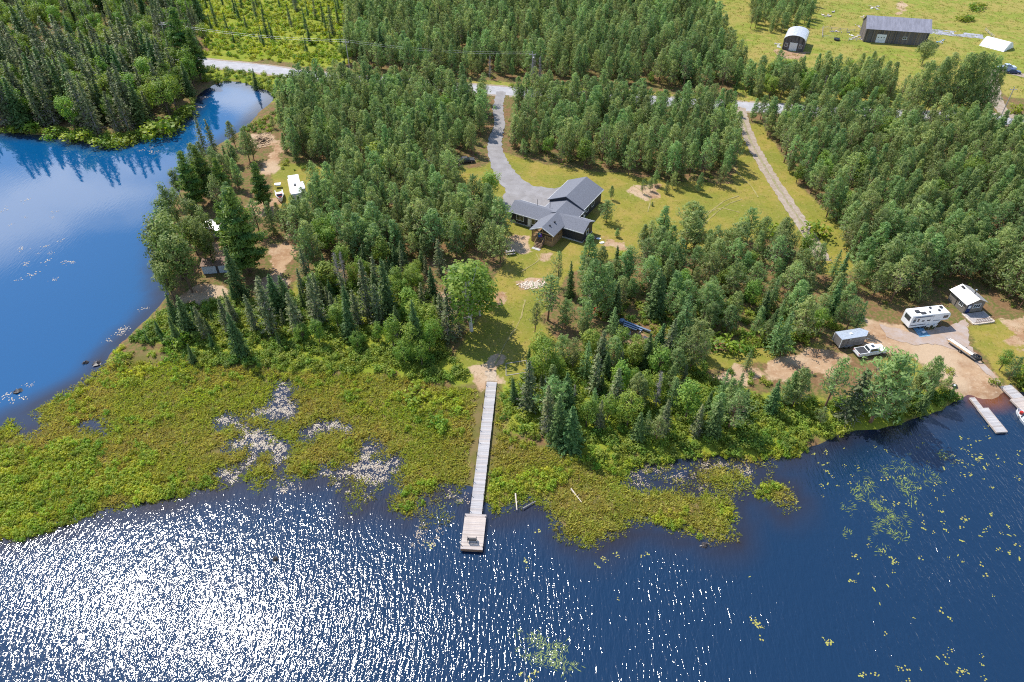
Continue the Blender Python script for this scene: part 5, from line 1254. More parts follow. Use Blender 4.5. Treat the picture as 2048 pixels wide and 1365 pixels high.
# the dock at the launch
def dock_at(name, a, b, w, z, label, mats, frame=True):
    p0, p1 = gp(*a, z), gp(*b, z); an = math.atan2(p1[0] - p0[0], -(p1[1] - p0[1])); L_ = math.hypot(p1[0] - p0[0], p1[1] - p0[1])
    d = tag(empty(name, (*p0, 0), an), label, 'dock')
    plank_run(d, -w / 2 + .1, w / 2 - .1, -L_, 0, z, .15, mats, seed=4)
    for s in (-1, 1): box_part('rim_board', M_OLDWOOD2, d, min(s * w / 2, s * (w / 2 - .095)), max(s * w / 2, s * (w / 2 - .095)), -L_, 0, z - .3, z + .03)
    box_part('end_board', M_OLDWOOD2, d, -w / 2, w / 2, -L_ - .06, -L_ - .003, z - .3, z + .03); box_part('end_board', M_OLDWOOD2, d, -w / 2, w / 2, .003, .06, z - .3, z + .03)
    for y in (-.9, -L_ + .9): box_part('float', M_DARK, d, -w / 2 + .15, w / 2 - .15, y - .5, y + .5, -.25, z - .32)
    return d
dock_at('gangway_dock', (1944.5, 796), (1962, 818), 1.0, .42, 'narrow gangway from the launch beach to the floating dock', dmats)
dock_at('floating_dock', (1966, 817), (2004, 864), 2.0, .46, 'wide grey floating dock to the left of the moored boat', dmats[:3])
dock_at('shore_dock', (2012, 772), (2037, 796), 2.2, .5, 'grey shore dock with pale cross boards above the moored boat', dmats[:3])
dock_at('outer_dock', (2036, 797), (2080, 840), 3.0, .48, 'pale wide dock section beside the moored boat at the frame edge', pmats)

# ---- moored boat
bx, by = gp(2032, 822, 0); b2 = gp(2075, 872, 0)
boat = tag(empty('motor_boat', (bx, by, 0), math.atan2(b2[1] - by, b2[0] - bx)), 'white open motor boat moored beside the pale dock at the frame edge', 'boat')
def hull(L_, w, h, n=12):
    V = []; F = []
    for i in range(n + 1):
        t = i / n; x = t * L_ ; ww = w / 2 * min(1, (max(t, .0) * 2.2) ** .55) * (1 - .12 * max(0, t - .6)); sh = h * (1 + .25 * (1 - t) ** 2)
        for s, z in ((0, -.2), (.75, -.05), (1, sh), (.86, sh), (.7, .18), (0, .15)): V.append((x, ww * s, z))
        for s, z in ((.7, .18), (.86, sh), (1, sh), (.75, -.05)): V.append((x, -ww * s, z))
    for i in range(n):
        for k in range(10): F.append((i * 10 + k, i * 10 + (k + 1) % 10, i * 10 + 10 + (k + 1) % 10, i * 10 + 10 + k))
    F.append(tuple(range(n * 10, n * 10 + 10)))
    m = MB(); m.poly(V, F); return m
hull(5.6, 2.1, .62).build('hull', M_WHITE, boat, smooth=False)
MB().box(1.6, 2.0, -.8, .8, .2, .5).build('seat', M_DARK, boat); MB().box(3.4, 3.9, -.85, .85, .2, .52).build('seat', M_STEEL, boat)
MB().extr([(2.2, .2), (2.7, .2), (2.6, 1.0), (2.3, 1.05)], 'y', -.75, -.1).build('console', M_WHITE, boat); MB().extr([(2.2, 1.05), (2.26, 1.05), (2.0, 1.4), (1.95, 1.4)], 'y', -.75, -.1).build('windscreen', M_GLASS, boat)
mo = MB().box(5.5, 5.95, -.22, .22, .5, 1.1).build('outboard_motor', M_BLACK, boat); MB().box(5.62, 5.8, -.08, .08, -.5, .5).build('lower_unit', M_BLACK, mo)
MB().lathe([(.28, 0), (.3, .4), (.26, .5)], 10, c=(.9, .2, .2)).build('bucket', M_RED, boat)

# ---- vehicles
def wheel(parent, x, y, r=.38, w=.25):
    wl_ = MB().lathe([(r * .62, -w / 2), (r * .95, -w / 2), (r, -w / 4), (r, w / 4), (r * .95, w / 2), (r * .62, w / 2)], 14, axis='y').build('wheel', M_BLACK, parent, (x, y, r))
    MB().lathe([(r * .6, -w * .5 - .005), (r * .6, w * .5 + .005)], 10, axis='y').build('rim', M_RIM, wl_)
    return wl_
def pickup(label, a, b, paint, cover=True, name='pickup_truck', z=LAND_Z, L_=5.9):
    p0, p1 = gp(*a), gp(*b); an = math.atan2(p1[1] - p0[1], p1[0] - p0[0])
    t = tag(empty(name, ((p0[0] + p1[0]) / 2, (p0[1] + p1[1]) / 2, z), an), label, 'pickup')
    w = .98
    m = MB(); m.extr([(-2.95, .5), (2.75, .45), (2.95, .6), (2.95, 1.0), (2.8, 1.12), (1.35, 1.2), (-1.0, 1.2), (-1.0, 1.22), (-2.95, 1.22)], 'y', -w, w); m.build('body', paint, t)
    c = MB()
    lo = [(-.95, -.9), (1.55, -.9), (1.55, .9), (-.95, .9)]; hi = [(-.75, -.74), (.75, -.74), (.75, .74), (-.75, .74)]
    c.poly([(*p, 1.18) for p in lo] + [(*p, 1.86) for p in hi], [(4, 5, 6, 7), (0, 1, 5, 4), (1, 2, 6, 5), (2, 3, 7, 6), (3, 0, 4, 7)]); cab = c.build('cab', paint, t)
    def lerp(p, q, f): return tuple(p[i] + (q[i] - p[i]) * f for i in range(3))
    def pane(nm, q, off, fr=(.12, .88, .2, .86)):
        A, B_, C, D = q
        pt_ = lambda s, r_: lerp(lerp(A, B_, s), lerp(D, C, s), r_)
        P = [pt_(fr[0], fr[2]), pt_(fr[1], fr[2]), pt_(fr[1], fr[3]), pt_(fr[0], fr[3])]
        P2 = [tuple(p[i] + off[i] for i in range(3)) for p in P]
        MB().poly(P + P2, [(0, 1, 2, 3), (4, 5, 6, 7), (0, 1, 5, 4), (1, 2, 6, 5), (2, 3, 7, 6), (3, 0, 4, 7)]).build(nm, M_GLASS, cab)
    Z = lambda p, z_: (p[0], p[1], z_)
    pane('windscreen', (Z(lo[1], 1.18), Z(lo[2], 1.18), Z(hi[2], 1.86), Z(hi[1], 1.86)), (.02, 0, .02), (.06, .94, .12, .9))
    pane('rear_window', (Z(lo[0], 1.18), Z(lo[3], 1.18), Z(hi[3], 1.86), Z(hi[0], 1.86)), (-.02, 0, .01), (.1, .9, .2, .86))
    pane('side_window', (Z(lo[0], 1.18), Z(lo[1], 1.18), Z(hi[1], 1.86), Z(hi[0], 1.86)), (0, -.02, .01), (.1, .84, .16, .86))
    pane('side_window', (Z(lo[3], 1.18), Z(lo[2], 1.18), Z(hi[2], 1.86), Z(hi[3], 1.86)), (0, .02, .01), (.1, .84, .16, .86))
    MB().box(-.1, .45, -.4, .4, 1.862, 1.875).build('sunroof', M_GLASS, cab)
    MB().box(-2.88, -1.05, -.86, .86, 1.222, 1.26).build('bed_cover' if cover else 'bed_floor', M_DARK if cover else M_STEEL, t)
    MB().box(-3.06, -2.95, -.95, .95, .5, .68).build('rear_bumper', M_STEEL, t); MB().box(2.95, 3.05, -.95, .95, .45, .65).build('front_bumper', M_STEEL, t); MB().box(2.95, 2.98, -.6, .6, .68, .95).build('grille', M_DARK, t)
    for s in (-.82, .82):
        MB().box(2.93, 2.99, s - .14, s + .14, .76, .96).build('headlight', M_LAMP, t); MB().box(-2.98, -2.94, s - .1, s + .1, .8, 1.15).build('tail_light', M_TAIL, t)
        MB().box(1.15, 1.3, s * 1.22 - .1, s * 1.22 + .1, 1.15, 1.32).build('mirror', M_DARK, t)
    for x in (-1.85, 1.9):
        for y in (-.88, .88): wheel(t, x, y)
    return t
pickup('white pickup with a black bed cover parked against the cargo trailer', (1710, 712), (1765, 703), M_WHITEPAINT)
pickup('pale blue-white pickup on the farm drive behind the dark blue car', (1994, 139), (2030, 140), M_PALEBLUE, False)
def sedan(label, a, b, paint):
    p0, p1 = gp(*a), gp(*b); an = math.atan2(p1[1] - p0[1], p1[0] - p0[0])
    t = tag(empty('parked_car', ((p0[0] + p1[0]) / 2, (p0[1] + p1[1]) / 2, LAND_Z + .02), an), label, 'car')
    MB().extr([(-2.35, .4), (2.3, .35), (2.4, .55), (2.3, .8), (1.2, .95), (-1.6, 1.0), (-2.35, .95)], 'y', -.9, .9).build('body', paint, t)
    m = MB(); lo = [(-1.7, -.82), (1.1, -.82), (1.1, .82), (-1.7, .82)]; hi = [(-1.0, -.62), (.35, -.62), (.35, .62), (-1.0, .62)]
    m.poly([(*p, .96) for p in lo] + [(*p, 1.46) for p in hi], [(4, 5, 6, 7), (0, 1, 5, 4), (1, 2, 6, 5), (2, 3, 7, 6), (3, 0, 4, 7)]); g = m.build('window_band', M_GLASS, t)
    MB().box(-1.0, .35, -.62, .62, 1.462, 1.5).build('roof', paint, t)
    for s in (-.65, .65): MB().box(2.33, 2.4, s - .15, s + .15, .55, .7).build('headlight', M_LAMP, t); MB().box(-2.38, -2.34, s - .15, s + .15, .7, .88).build('tail_light', M_TAIL, t)
    for x in (-1.4, 1.45):
        for y in (-.82, .82): wheel(t, x, y, .33, .22)
    return t
sedan('dark blue car parked on the farm drive', (2011, 146), (2038, 148), M_BLUEPAINT)
sedan('dark car half hidden under the pines left of the driveway', (922, 326), (942, 324), M_DARK)
sedan('silver car mostly hidden among the pines left of the dark car', (862, 325), (878, 322), M_STEEL)

# ---- cargo trailer
def span(a, b, z): p0, p1 = gp(*a, z), gp(*b, z); return p0, p1, math.atan2(p1[1] - p0[1], p1[0] - p0[0]), math.hypot(p1[0] - p0[0], p1[1] - p0[1])
p0, p1, an, L_ = span((1683.4, 682.6), (1732.2, 674.8), 2.7)
ct = tag(empty('cargo_trailer', (p0[0], p0[1], LAND_Z), an), 'grey enclosed cargo trailer with a pointed nose beside the white pickup', 'trailer')
W_ = 2.3
MB().extr([(0, .02), (L_, .02), (L_ + 1.1, W_ / 2), (L_, W_ - .02), (0, W_ - .02)], 'z', .55, 2.5).build('box_body', M_TRAILER, ct)
MB().extr([(-.05, -.04), (L_ + .02, -.04), (L_ + 1.18, W_ / 2), (L_ + .02, W_ + .04), (-.05, W_ + .04)], 'z', 2.502, 2.58).build('roof', M_TRAILERTOP, ct)
for y in (-.03, W_ - .03): MB().box(-.05, L_, y, y + .06, .45, .58).build('skirt_rail', M_STEEL, ct)
MB().box(-.06, -.01, .1, W_ - .1, .6, 2.4).build('ramp_door', M_TRAILER, ct)
for y in (-.06, W_ - .03): MB().box(-.06, .06, y, y + .09, .5, 2.5).build('corner_post', M_TRIM, ct)
MB().box(1.5, 2.2, -.05, -.005, .65, 2.3).build('side_door', M_TRAILER, ct); MB().box(1.75, 2.0, -.07, -.051, 2.1, 2.35).build('door_lamp', M_LAMP, ct)
MB().box(L_ * .45, L_ * .55, W_ * .4, W_ * .6, 2.582, 2.7).build('roof_vent', M_WHITE, ct)
for x in (L_ * .3, L_ * .3 + .85):
    for y in (-.12, W_ + .12): wheel(ct, x, y, .34, .2)
for y in (-.25, W_ + .02): MB().extr([(L_ * .3 - .5, .55), (L_ * .3 - .35, .75), (L_ * .3 + 1.2, .75), (L_ * .3 + 1.35, .55)], 'y', y, y + .22).build('fender', M_STEEL, ct)
MB().tube((L_ + .6, W_ / 2, .5), (L_ + 2.1, W_ / 2, .5), .06, n=4).build('tongue', M_STEEL, ct); MB().tube((L_ + 1.6, W_ / 2, 0), (L_ + 1.6, W_ / 2, .8), .04, n=6).build('jack', M_STEEL, ct)

# ---- fifth-wheel camper
p0, p1, an, L_ = span((1826.8, 633.9), (1904.7, 624.6), 4.0)
rv = tag(empty('fifth_wheel_camper', (p0[0], p0[1], LAND_Z), an), 'long white fifth-wheel camper with dark stripes in the gravel yard', 'camper')
W_ = 2.5; s_ = L_ / 9.0
prof = [(0, .75), (.15, .6), (L_ * .72, .6), (L_ * .76, 1.0), (L_ * .8, 1.65), (L_ * .97, 1.7), (L_ * 1.0, 2.5), (L_ * .985, 3.15), (L_ * .94, 3.42), (.1, 3.5), (0, 3.2)]
MB().extr(prof, 'y', 0, W_).build('body', M_WHITE, rv)
MB().extr([(.05, 3.502), (L_ * .94, 3.425), (L_ * .94, 3.46), (.05, 3.55)], 'y', .06, W_ - .06).build('roof_skin', M_WHITEPAINT, rv)
for (x, y, sx, sy, hh_) in ((1.7, 1.2, .4, .35, .25), (2.7, .6, .5, .3, .12), (5.2, 1.9, .2, .2, .18), (6.6, .9, .2, .2, .15), (7.6, 1.7, .25, .25, .2), (4.3, .7, .16, .16, .12)):
    x *= s_; MB().box(x - sx, x + sx, y - sy, y + sy, 3.45, 3.62 + hh_ * .6).build('roof_unit', M_DARK, rv)
MB().box(-.04, 0, .45, W_ - .45, 2.0, 3.0).build('rear_window', M_GLASS, rv)
for (x0, x1, z0, z1) in ((.5, 1.1, 1.9, 2.7), (1.5, 1.9, 2.0, 2.7), (2.6, 3.2, 1.9, 2.2), (3.8, 4.5, 1.9, 2.2), (7.4, 8.5, 2.2, 2.85)):
    MB().box(x0 * s_, x1 * s_, -.03, .0, z0, z1).build('side_window', M_GLASS, rv)
MB().box(.6 * s_, 5.2 * s_, -.02, -.002, 2.95, 3.1).build('stripe', M_STRIPE, rv); MB().box(.3 * s_, 3.8 * s_, -.02, -.002, 1.05, 1.25).build('stripe', M_STRIPE, rv); MB().box(4.9 * s_, 7.0 * s_, -.02, -.002, 1.7, 1.85).build('stripe', M_STRIPE, rv)
MB().box(4.6 * s_, 5.2 * s_, -.035, -.022, .8, 2.5).build('door', M_WHITEPAINT, rv)
aw = MB().tube((.6 * s_, -.1, 3.15), (4.6 * s_, -.1, 3.15), .09, n=8).build('awning_roll', M_STRIPE, rv)
for x in (3.0, 3.9):
    for y in (.12, W_ - .12): wheel(rv, x * s_, y, .36, .22)
for y in (.5, W_ - .5): MB().tube((L_ * .9, y, 0), (L_ * .9, y, 1.7), .05, n=6).build('landing_leg', M_STEEL, rv)
# things in the shade of the camper
def lawn_chair(label, px_, rz):
    c = tag(empty('lawn_chair', (*gp(*px_), LAND_Z + .07), rz), label, 'chair')
    MB().box(-.3, .3, -.3, .3, .38, .43).build('seat', M_TRIM, c); MB().extr([(.24, .42), (.3, .42), (.5, 1.05), (.44, 1.05)], 'x', -.3, .3).build('backrest', M_TRIM, c)
    for x in (-.3, .27):
        for y in (-.28, .25): MB().box(x, x + .04, y, y + .04, 0, .6).build('leg', M_TRIM, c)
        MB().box(x - .03, x + .07, -.32, .32, .6, .64).build('armrest', M_TRIM, c)
lawn_chair('white lawn chair beside the camper, nearer its rear', (1853, 656), R(170)); lawn_chair('white lawn chair beside the camper, nearer its front', (1865.5, 655), R(190))
mt = tag(sheet('floor_mat', [(1826, 658), (1843, 654), (1861, 673), (1839, 675)], M_BLUETARP, .585, 'blue and white outdoor mat spread beside the camper', .02), None, 'mat'); mt['kind'] = 'thing'
tb = tag(empty('camp_table', (*gp(1838, 655), LAND_Z + .09), an), 'small white camp table at the rear of the camper', 'table')
MB().box(-.5, .5, -.3, .3, .68, .72).build('table_top', M_WHITE, tb)
for x in (-.45, .41):
    for y in (-.26, .22): MB().box(x, x + .04, y, y + .04, 0, .68).build('leg', M_STEEL, tb)
cl = tag(empty('cool_box', (*gp(1846, 668), LAND_Z + .09), .4), 'blue cool box with a white lid on the camper mat', 'cooler')
MB().box(-.35, .35, -.2, .2, 0, .36).build('box', M_BLUETARP, cl); MB().box(-.37, .37, -.22, .22, .362, .43).build('lid', M_WHITE, cl)

# ---- cabin with its deck
pe0, pe1, an, L_ = span((1900, 578.5), (1934.4, 609.5), 3.1)
cb = tag(empty('cabin', (pe0[0], pe0[1], LAND_Z), an), 'small grey-tan cabin with a pale metal roof behind the camper', 'cabin')
M_CABIN = mat('cabin_siding', (.22, .19, .16), .85, var=.15, scale=2, stretch=(.3, .3, 5))
Wc = 4.6
gable(cb, .3, L_ - .3, .35, Wc, 0, 2.45, 3.45, 'u', M_CABIN, M_METALROOF, .35, .07)
for k in range(12): MB().box(.02 + k * (L_ - .1) / 11.2, .06 + k * (L_ - .1) / 11.2, .45, .46, 2.3, 2.31).build('rib', M_METALROOF, cb)
window(cb, 'window', (L_ - .3, 2.9, 1.6), 1.5, .8, '+x', 2); d_ = MB().box(L_ - .3, L_ - .24, .8, 1.7, .1, 2.1).build('door', M_BLUEPAINT, cb); MB().box(L_ - .24, L_ - .22, .95, 1.55, 1.2, 1.9).build('pane', M_TRIM, d_)
window(cb, 'window', (L_ * .7, .35, 1.5), .9, .7, '-y', 1); box_part('door_trim', M_DARK, cb, L_ * .45, L_ * .45 + .12, .3, .34, .2, 2.2)
MB().tube((L_ * .62, Wc * .62, 2.8), (L_ * .62, Wc * .62, 4.4), .12, n=8).build('chimney_pipe', M_DARK, cb); MB().lathe([(.22, 0), (.05, .16)], 8, c=(L_ * .62, Wc * .62, 4.4)).build('chimney_cap', M_STEEL, cb)
for x in (.5, .9): MB().box(x, x + .5, Wc * .4, Wc * .4 + .3, 3.3, 3.62).build('roof_vent', M_DARK, cb)
for i in range(12): MB().box(L_ + .05 + i * .26, L_ + .29 + i * .26, .3, 4.7, .12, .17).build('deck_board', M_OLDWOOD, cb)
for a in ((L_ - .1, L_ + 3.3, .02, .28), (L_ - .1, L_ + 3.3, 4.72, 4.98), (L_ + 3.2, L_ + 3.5, .3, 4.7)): box_part('deck_edge', M_CHIP, cb, a[0], a[1], a[2], a[3], -.02, .2)
rail(cb, (L_ + 3.1, .5), (L_ + 3.1, 4.5), .17, 10, M_DARKWOOD)

# ---- load trailer with boards and a hose coil
p0, p1, an, L_ = span((1903, 684), (1955, 719), .9)
ut = tag(empty('flat_trailer', (p0[0], p0[1], LAND_Z), an), 'low flat trailer loaded with pale boards beside the launch track', 'trailer')
MB().box(0, L_, -.75, .75, .42, .5).build('bed', M_DARK, ut)
for y in (-.85, .85): wheel(ut, L_ * .45, y, .3, .18)
MB().tube((-1.3, 0, .45), (0, 0, .45), .05, n=4).build('tongue', M_STEEL, ut)
for y in (-.74, .7): MB().box(0, L_, y, y + .04, .5, .62).build('side_rail', M_STEEL, ut)
lb = tag(empty('lumber_stack', local(ut, 0, 0, .5), an), 'tan and white boards stacked on the low flat trailer', 'lumber')
for i in range(6):
    for k in range(2): MB().box(-.7 + rnd.uniform(0, .5), L_ * (.95 if i > 2 else .8) - rnd.uniform(0, .4), -.66 + i * .22, -.47 + i * .22, .01 + k * .06, .06 + k * .06).build('board', M_LUMBER if i < 2 else M_WHITE if i < 5 else M_CHIP, lb)
hc = tag(empty('hose_coil', local(ut, L_ * .96, .1, .62), an), 'coil of thick black hose on the lower end of the flat trailer', 'hose')
for k, (r0, dz, dx) in enumerate(((.72, 0, 0), (.6, .1, .08), (.68, .2, -.05), (.5, .3, .1))):
    m = MB(); n = 20
    for i in range(n):
        a, b = 2 * math.pi * i / n, 2 * math.pi * (i + 1) / n
        m.tube((dx + r0 * math.cos(a) * 1.15, r0 * math.sin(a), dz), (dx + r0 * math.cos(b) * 1.15, r0 * math.sin(b), dz), .07, n=6, cap=False)
    m.build('loop', M_BLACK, hc)
# fire drums by the launch
for (px_, lb_, rr) in (((1897, 764), 'dark tyre lying on the sand above the launch, left of the two', .42), ((1908.5, 773), 'dark tyre with a pale bucket in it, right of the two on the sand', .5)):
    t = tag(empty('tyre', (*gp(*px_), LAND_Z + .02)), lb_, 'tyre')
    MB().lathe([(rr * .55, 0), (rr * .95, 0), (rr, .1), (rr * .95, .24), (rr * .55, .24), (rr * .5, .1)], 16).build('tread', M_BLACK, t)
    MB().lathe([(rr * .5, .02), (rr * .4, .3 if rr > .45 else .05)], 12).build('bucket' if rr > .45 else 'rim', M_WHITE if rr > .45 else M_RIM, t)

# ---- beams, boxes and red machine in the wood
p0, p1, an, L_ = span((1241, 643), (1300, 666), .9)
bm_ = tag(empty('metal_beam_stack', (p0[0], p0[1], LAND_Z), an), 'stack of long blue-grey metal beams lying between the trees', 'beams')
M_BEAM = mat('blue_grey_metal', (.25, .32, .45), .35, .5, var=.15)
MB().box(.3, L_, .15, .5, .25, .62).build('beam', M_BEAM, bm_); MB().box(.8, L_ * .75, -.35, -.05, .25, .5).build('beam', M_BEAM, bm_); MB().box(1.0, L_ * .6, -.85, -.6, .25, .45).build('beam', M_STEEL, bm_); MB().box(-.2, .6, -.4, .6, .2, .8).build('end_plate', M_BEAM, bm_)
for x in (1.0, L_ * .7): MB().box(x, x + .2, -.9, .6, 0, .248).build('bearer', M_OLDWOOD, bm_)
for i, (px_, lb_) in enumerate((((1240, 664), 'white crate beside the beam stack, nearest the larch'), ((1257, 669), 'pale crate in front of the beam stack'), ((1290, 680), 'tan crate under the trees below the beam stack'))):
    c = tag(empty('crate', (*gp(*px_), LAND_Z), .3 + i), lb_, 'crate')
    for k in range(3): MB().box(-.45, .45, -.35, .35, .05 + k * .2, .2 + k * .2).build('slat', M_WHITE if i < 2 else M_CHIP, c)
    MB().box(-.42, .42, -.32, .32, 0, .64).build('inner_box', M_DARK, c)
p0, p1, an, L_ = span((1191, 616), (1201, 630), 1.0)
rm = tag(empty('red_machine', (p0[0], p0[1], LAND_Z), an), 'bright red garden machine half hidden among the trees', 'machine')
MB().extr([(0, .4), (1.7, .4), (1.8, .6), (1.5, 1.0), (.3, 1.05), (0, .8)], 'y', -.4, .4).build('bonnet', M_RED, rm); MB().box(-.7, 0, -.35, .35, .5, .65).build('seat', M_DARK, rm); MB().extr([(-.7, .65), (-.6, .65), (-.75, 1.15), (-.85, 1.15)], 'y', -.3, .3).build('seat_back', M_RED, rm)
for x in (-.5, 1.3):
    for y in (-.5, .5): wheel(rm, x, y, .36 if x < 0 else .26, .2)

# ---- camper, boat and sheds on the left point
p0, p1, an, L_ = span((583, 392), (575.5, 354), 3.1)
cp = tag(empty('travel_trailer', (p0[0], p0[1], LAND_Z), an), 'white travel trailer with a slide-out in the clearing of the left point', 'camper')
W_ = 2.7
MB().extr([(0, .7), (.1, .5), (L_, .5), (L_ + .1, .9), (L_, 2.9), (.1, 2.95), (0, 2.6)], 'y', -W_, 0).build('body', M_WHITE, cp)
MB().box(L_ * .25, L_ * .62, -W_ - .9, -W_ + .1, .8, 2.7).build('slide_out', M_WHITE, cp); MB().box(L_ * .4, L_ * .5, -W_ * .6, -W_ * .4, 2.9, 3.1).build('roof_vent', M_DARK, cp)
MB().box(L_ * .3, L_ * .45, .005, .03, 1.5, 2.2).build('side_window', M_GLASS, cp); MB().box(L_ * .65, L_ * .78, .005, .03, .7, 2.4).build('door', M_TRIM, cp); MB().box(L_ * .1, L_ * .85, .03, .25, 2.6, 2.75).build('awning_roll', M_CHIP, cp)
for x in (L_ * .45, L_ * .58):
    for y in (-W_ + .12, -.12): wheel(cp, x, y, .33, .2)
p0, p1, an, L_ = span((562, 402), (558, 385), 1.2)
mb_ = tag(empty('moored_trailer_boat', (p0[0], p0[1], LAND_Z + .45), an), 'white runabout boat on its trailer beside the travel trailer', 'boat')
mb_.name = 'trailer_boat'
hull(5.0, 2.0, .75).build('hull', M_WHITE, mb_); MB().box(1.8, 3.2, -.7, .7, .3, .6).build('seat', M_RED, mb_); MB().extr([(1.4, .8), (1.46, .8), (1.75, 1.25), (1.7, 1.25)], 'y', -.7, .7).build('windscreen', M_GLASS, mb_)
for y in (-.75, .75): MB().lathe([(.18, -.08), (.3, -.08), (.3, .08), (.18, .08)], 12, axis='y', c=(3.0, y, -.15)).build('wheel', M_BLACK, mb_)
MB().box(.2, 5.0, -.05, .05, -.35, -.22).build('trailer_frame', M_STEEL, mb_)
sw = tag(empty('camp_swing', (*gp(557, 375), LAND_Z), .2), 'small white canopied table left of the travel trailer', 'table')
MB().box(-.8, .8, -.5, .5, 1.0, 1.05).build('canopy', M_WHITE, sw); MB().box(-.6, .6, -.35, .35, .5, .55).build('table_top', M_TRIM, sw)
for x in (-.7, .66):
    for y in (-.45, .41): MB().box(x, x + .04, y, y + .04, 0, 1.0).build('leg', M_STEEL, sw)
q = gp(440, 468)
wc = tag(empty('white_roof_shed', (*q, LAND_Z), R(-12)), 'shed with a bright white roof glimpsed through the poplars', 'shed')
gable(wc, -2.6, 2.6, -1.8, 1.8, 0, 2.3, 3.0, 'u', M_CABIN, M_METALROOF, .3, .08); window(wc, 'window', (0, -1.8, 1.4), 1.0, .8, '-y')
p0, p1, an, L_ = span((407, 548), (467, 544), .6)
pw = tag(empty('boat_shelter', (p0[0], p0[1], LAND_Z), an), 'low shelter with a pale bluish wall under the trees on the point', 'shed')
MB().box(0, L_, 0, 2.4, .0, 2.1).build('wall', mat('pale_blue_panel', (.42, .48, .55), .6, var=.08), pw); MB().extr([(-.3, 2.1), (2.7, 2.35), (2.7, 2.45), (-.3, 2.2)], 'x', -.2, L_ + .2).build('roof', M_DARKWOOD, pw); MB().box(L_ * .46, L_ * .54, -.04, -.003, 0, 2.0).build('door', M_DARK, pw)

# ---- the farm: barn, curved-roof shed, tarp shelter
barn = tag(empty('barn', (134.6, 278.0, LAND_Z), R(-13.2)), 'long weathered board barn with a grey metal roof in the hayfield', 'barn')
BL, BD = 22.3, 10.0
MB().extr([(0.05, 0), (BD - .05, 0), (BD - .05, 5.0), (BD / 2, 8.0), (.05, 5.0)], 'x', .05, BL - .05).build('wall', M_GREYWOOD, barn)
bms = [M_GREYWOOD, M_TANWOOD, mat('dark_barn_board', (.1, .09, .09), .9, var=.35, scale=1.2, stretch=(1, 1, .15)), mat('brown_barn_board', (.2, .15, .11), .9, var=.35, scale=1.2, stretch=(1, 1, .15))]
bme = [MB().box(0, .33, -.035, .04, .05, 4.98).mesh('board', m) for m in bms]
for i in range(int(BL / .35)): link('board', bme[rnd.choice((0, 0, 1, 1, 2, 3))], barn, (i * .35, rnd.uniform(0, .012), 0))
for i in range(int(BD / .35)):
    y = i * .35; zt = 5.0 + 3.0 * (1 - abs(y + .16 - BD / 2) / (BD / 2)) - .1
    MB().box(-.04, .04, y, y + .33, .05, zt).build('board', bms[rnd.choice((0, 2, 0, 3))], barn)
for sgn, (ya, yb) in enumerate(((-.5, BD / 2), (BD / 2, BD + .5))):
    za, zb = (4.75, 8.1) if sgn == 0 else (8.1, 4.75)
    rf = MB().extr([(ya, za), (yb, zb), (yb, zb + .07), (ya, za + .07)], 'x', -.4, BL + .4).build('roof', M_BARNROOF, barn)
    if sgn == 0:
        for k in range(26):
            x = -.4 + k * (BL + .8) / 25; MB().extr([(ya, za + .072), (yb, zb + .072), (yb, zb + .1), (ya, za + .1)], 'x', x - .03, x + .03).build('roof_seam', M_BARNROOF, rf)
gd_ = MB().box(4.3, 7.7, -.12, -.04, .1, 3.1).build('garage_door', M_TRIM, barn)
for k in range(3): MB().box(4.75 + k * 1.0, 5.2 + k * 1.0, -.14, -.121, 1.9, 2.15).build('pane', M_GLASS, gd_)
for k in range(4): MB().box(4.32, 7.68, -.13, -.121, .15 + k * .74, .8 + k * .74 if k != 2 else 1.85).build('panel', M_WHITE, gd_) if k != 2 else None
window(barn, 'window', (14.2, -.04, 2.3), 1.3, .8, '-y', 1)
shd = tag(empty('arched_shed', (100.8, 269.3, LAND_Z), R(-24)), 'board shed with a shiny arched metal roof left of the barn', 'shed')
SW_, SL_ = 7.8, 11.0
arc = []
for i in range(11):
    t = math.pi * i / 10; arc.append((SW_ / 2 - SW_ / 2 * math.cos(t) * (1 if True else 1), 3.2 + 2.3 * math.sin(t) ** .85))
MB().extr([(.08, 0), (SW_ - .08, 0)] + [(min(max(a, .08), SW_ - .08), z - .05) for a, z in reversed(arc)], 'y', 0, SL_).build('wall', M_GREYWOOD, shd)
for i in range(22):
    x = .1 + i * (SW_ - .2) / 22; t = math.acos(max(-1, min(1, 1 - 2 * (x + .15) / SW_))); MB().box(x, x + .33, -.04, .02, .02, 3.1 + 2.3 * math.sin(t) ** .85).build('board', bms[rnd.choice((0, 2, 0))], shd)
outr = [(SW_ / 2 + (a - SW_ / 2) * 1.03, z + .12) for a, z in arc]
for i in range(10):
    MB().extr([arc[i], arc[i + 1], outr[i + 1], outr[i]], 'y', -.35, SL_ + .3).build('roof_sheet', M_METALROOF, shd)
MB().box(2.5, 5.2, -.1, -.045, .05, 2.9).build('garage_door', M_TRIM, shd)
for x in (1.3, 6.4): window(shd, 'window', (x, -.04, 1.9), .9, 1.1, '-y', 1)
tp = tag(empty('tarp_shelter', (*gp(1994, 94), LAND_Z), R(38)), 'white tarpaulin shelter at the right of the hayfield', 'shelter')
arc = [(-4.0 + 8.0 * i / 8, 2.7 * (1 - abs(2 * i / 8 - 1) ** 1.7)) for i in range(9)]
MB().extr(arc, 'y', -4.2, 4.8).build('cover', M_TARP, tp)
for k in range(4):
    m = MB()
    for (a, z), (b, z2) in zip(arc[:-1], arc[1:]): m.tube((a * 1.01, -4.1 + k * 2.9, z + .03), (b * 1.01, -4.1 + k * 2.9, z2 + .03), .05, n=4, cap=False)
    m.build('hoop', M_TARP, tp)
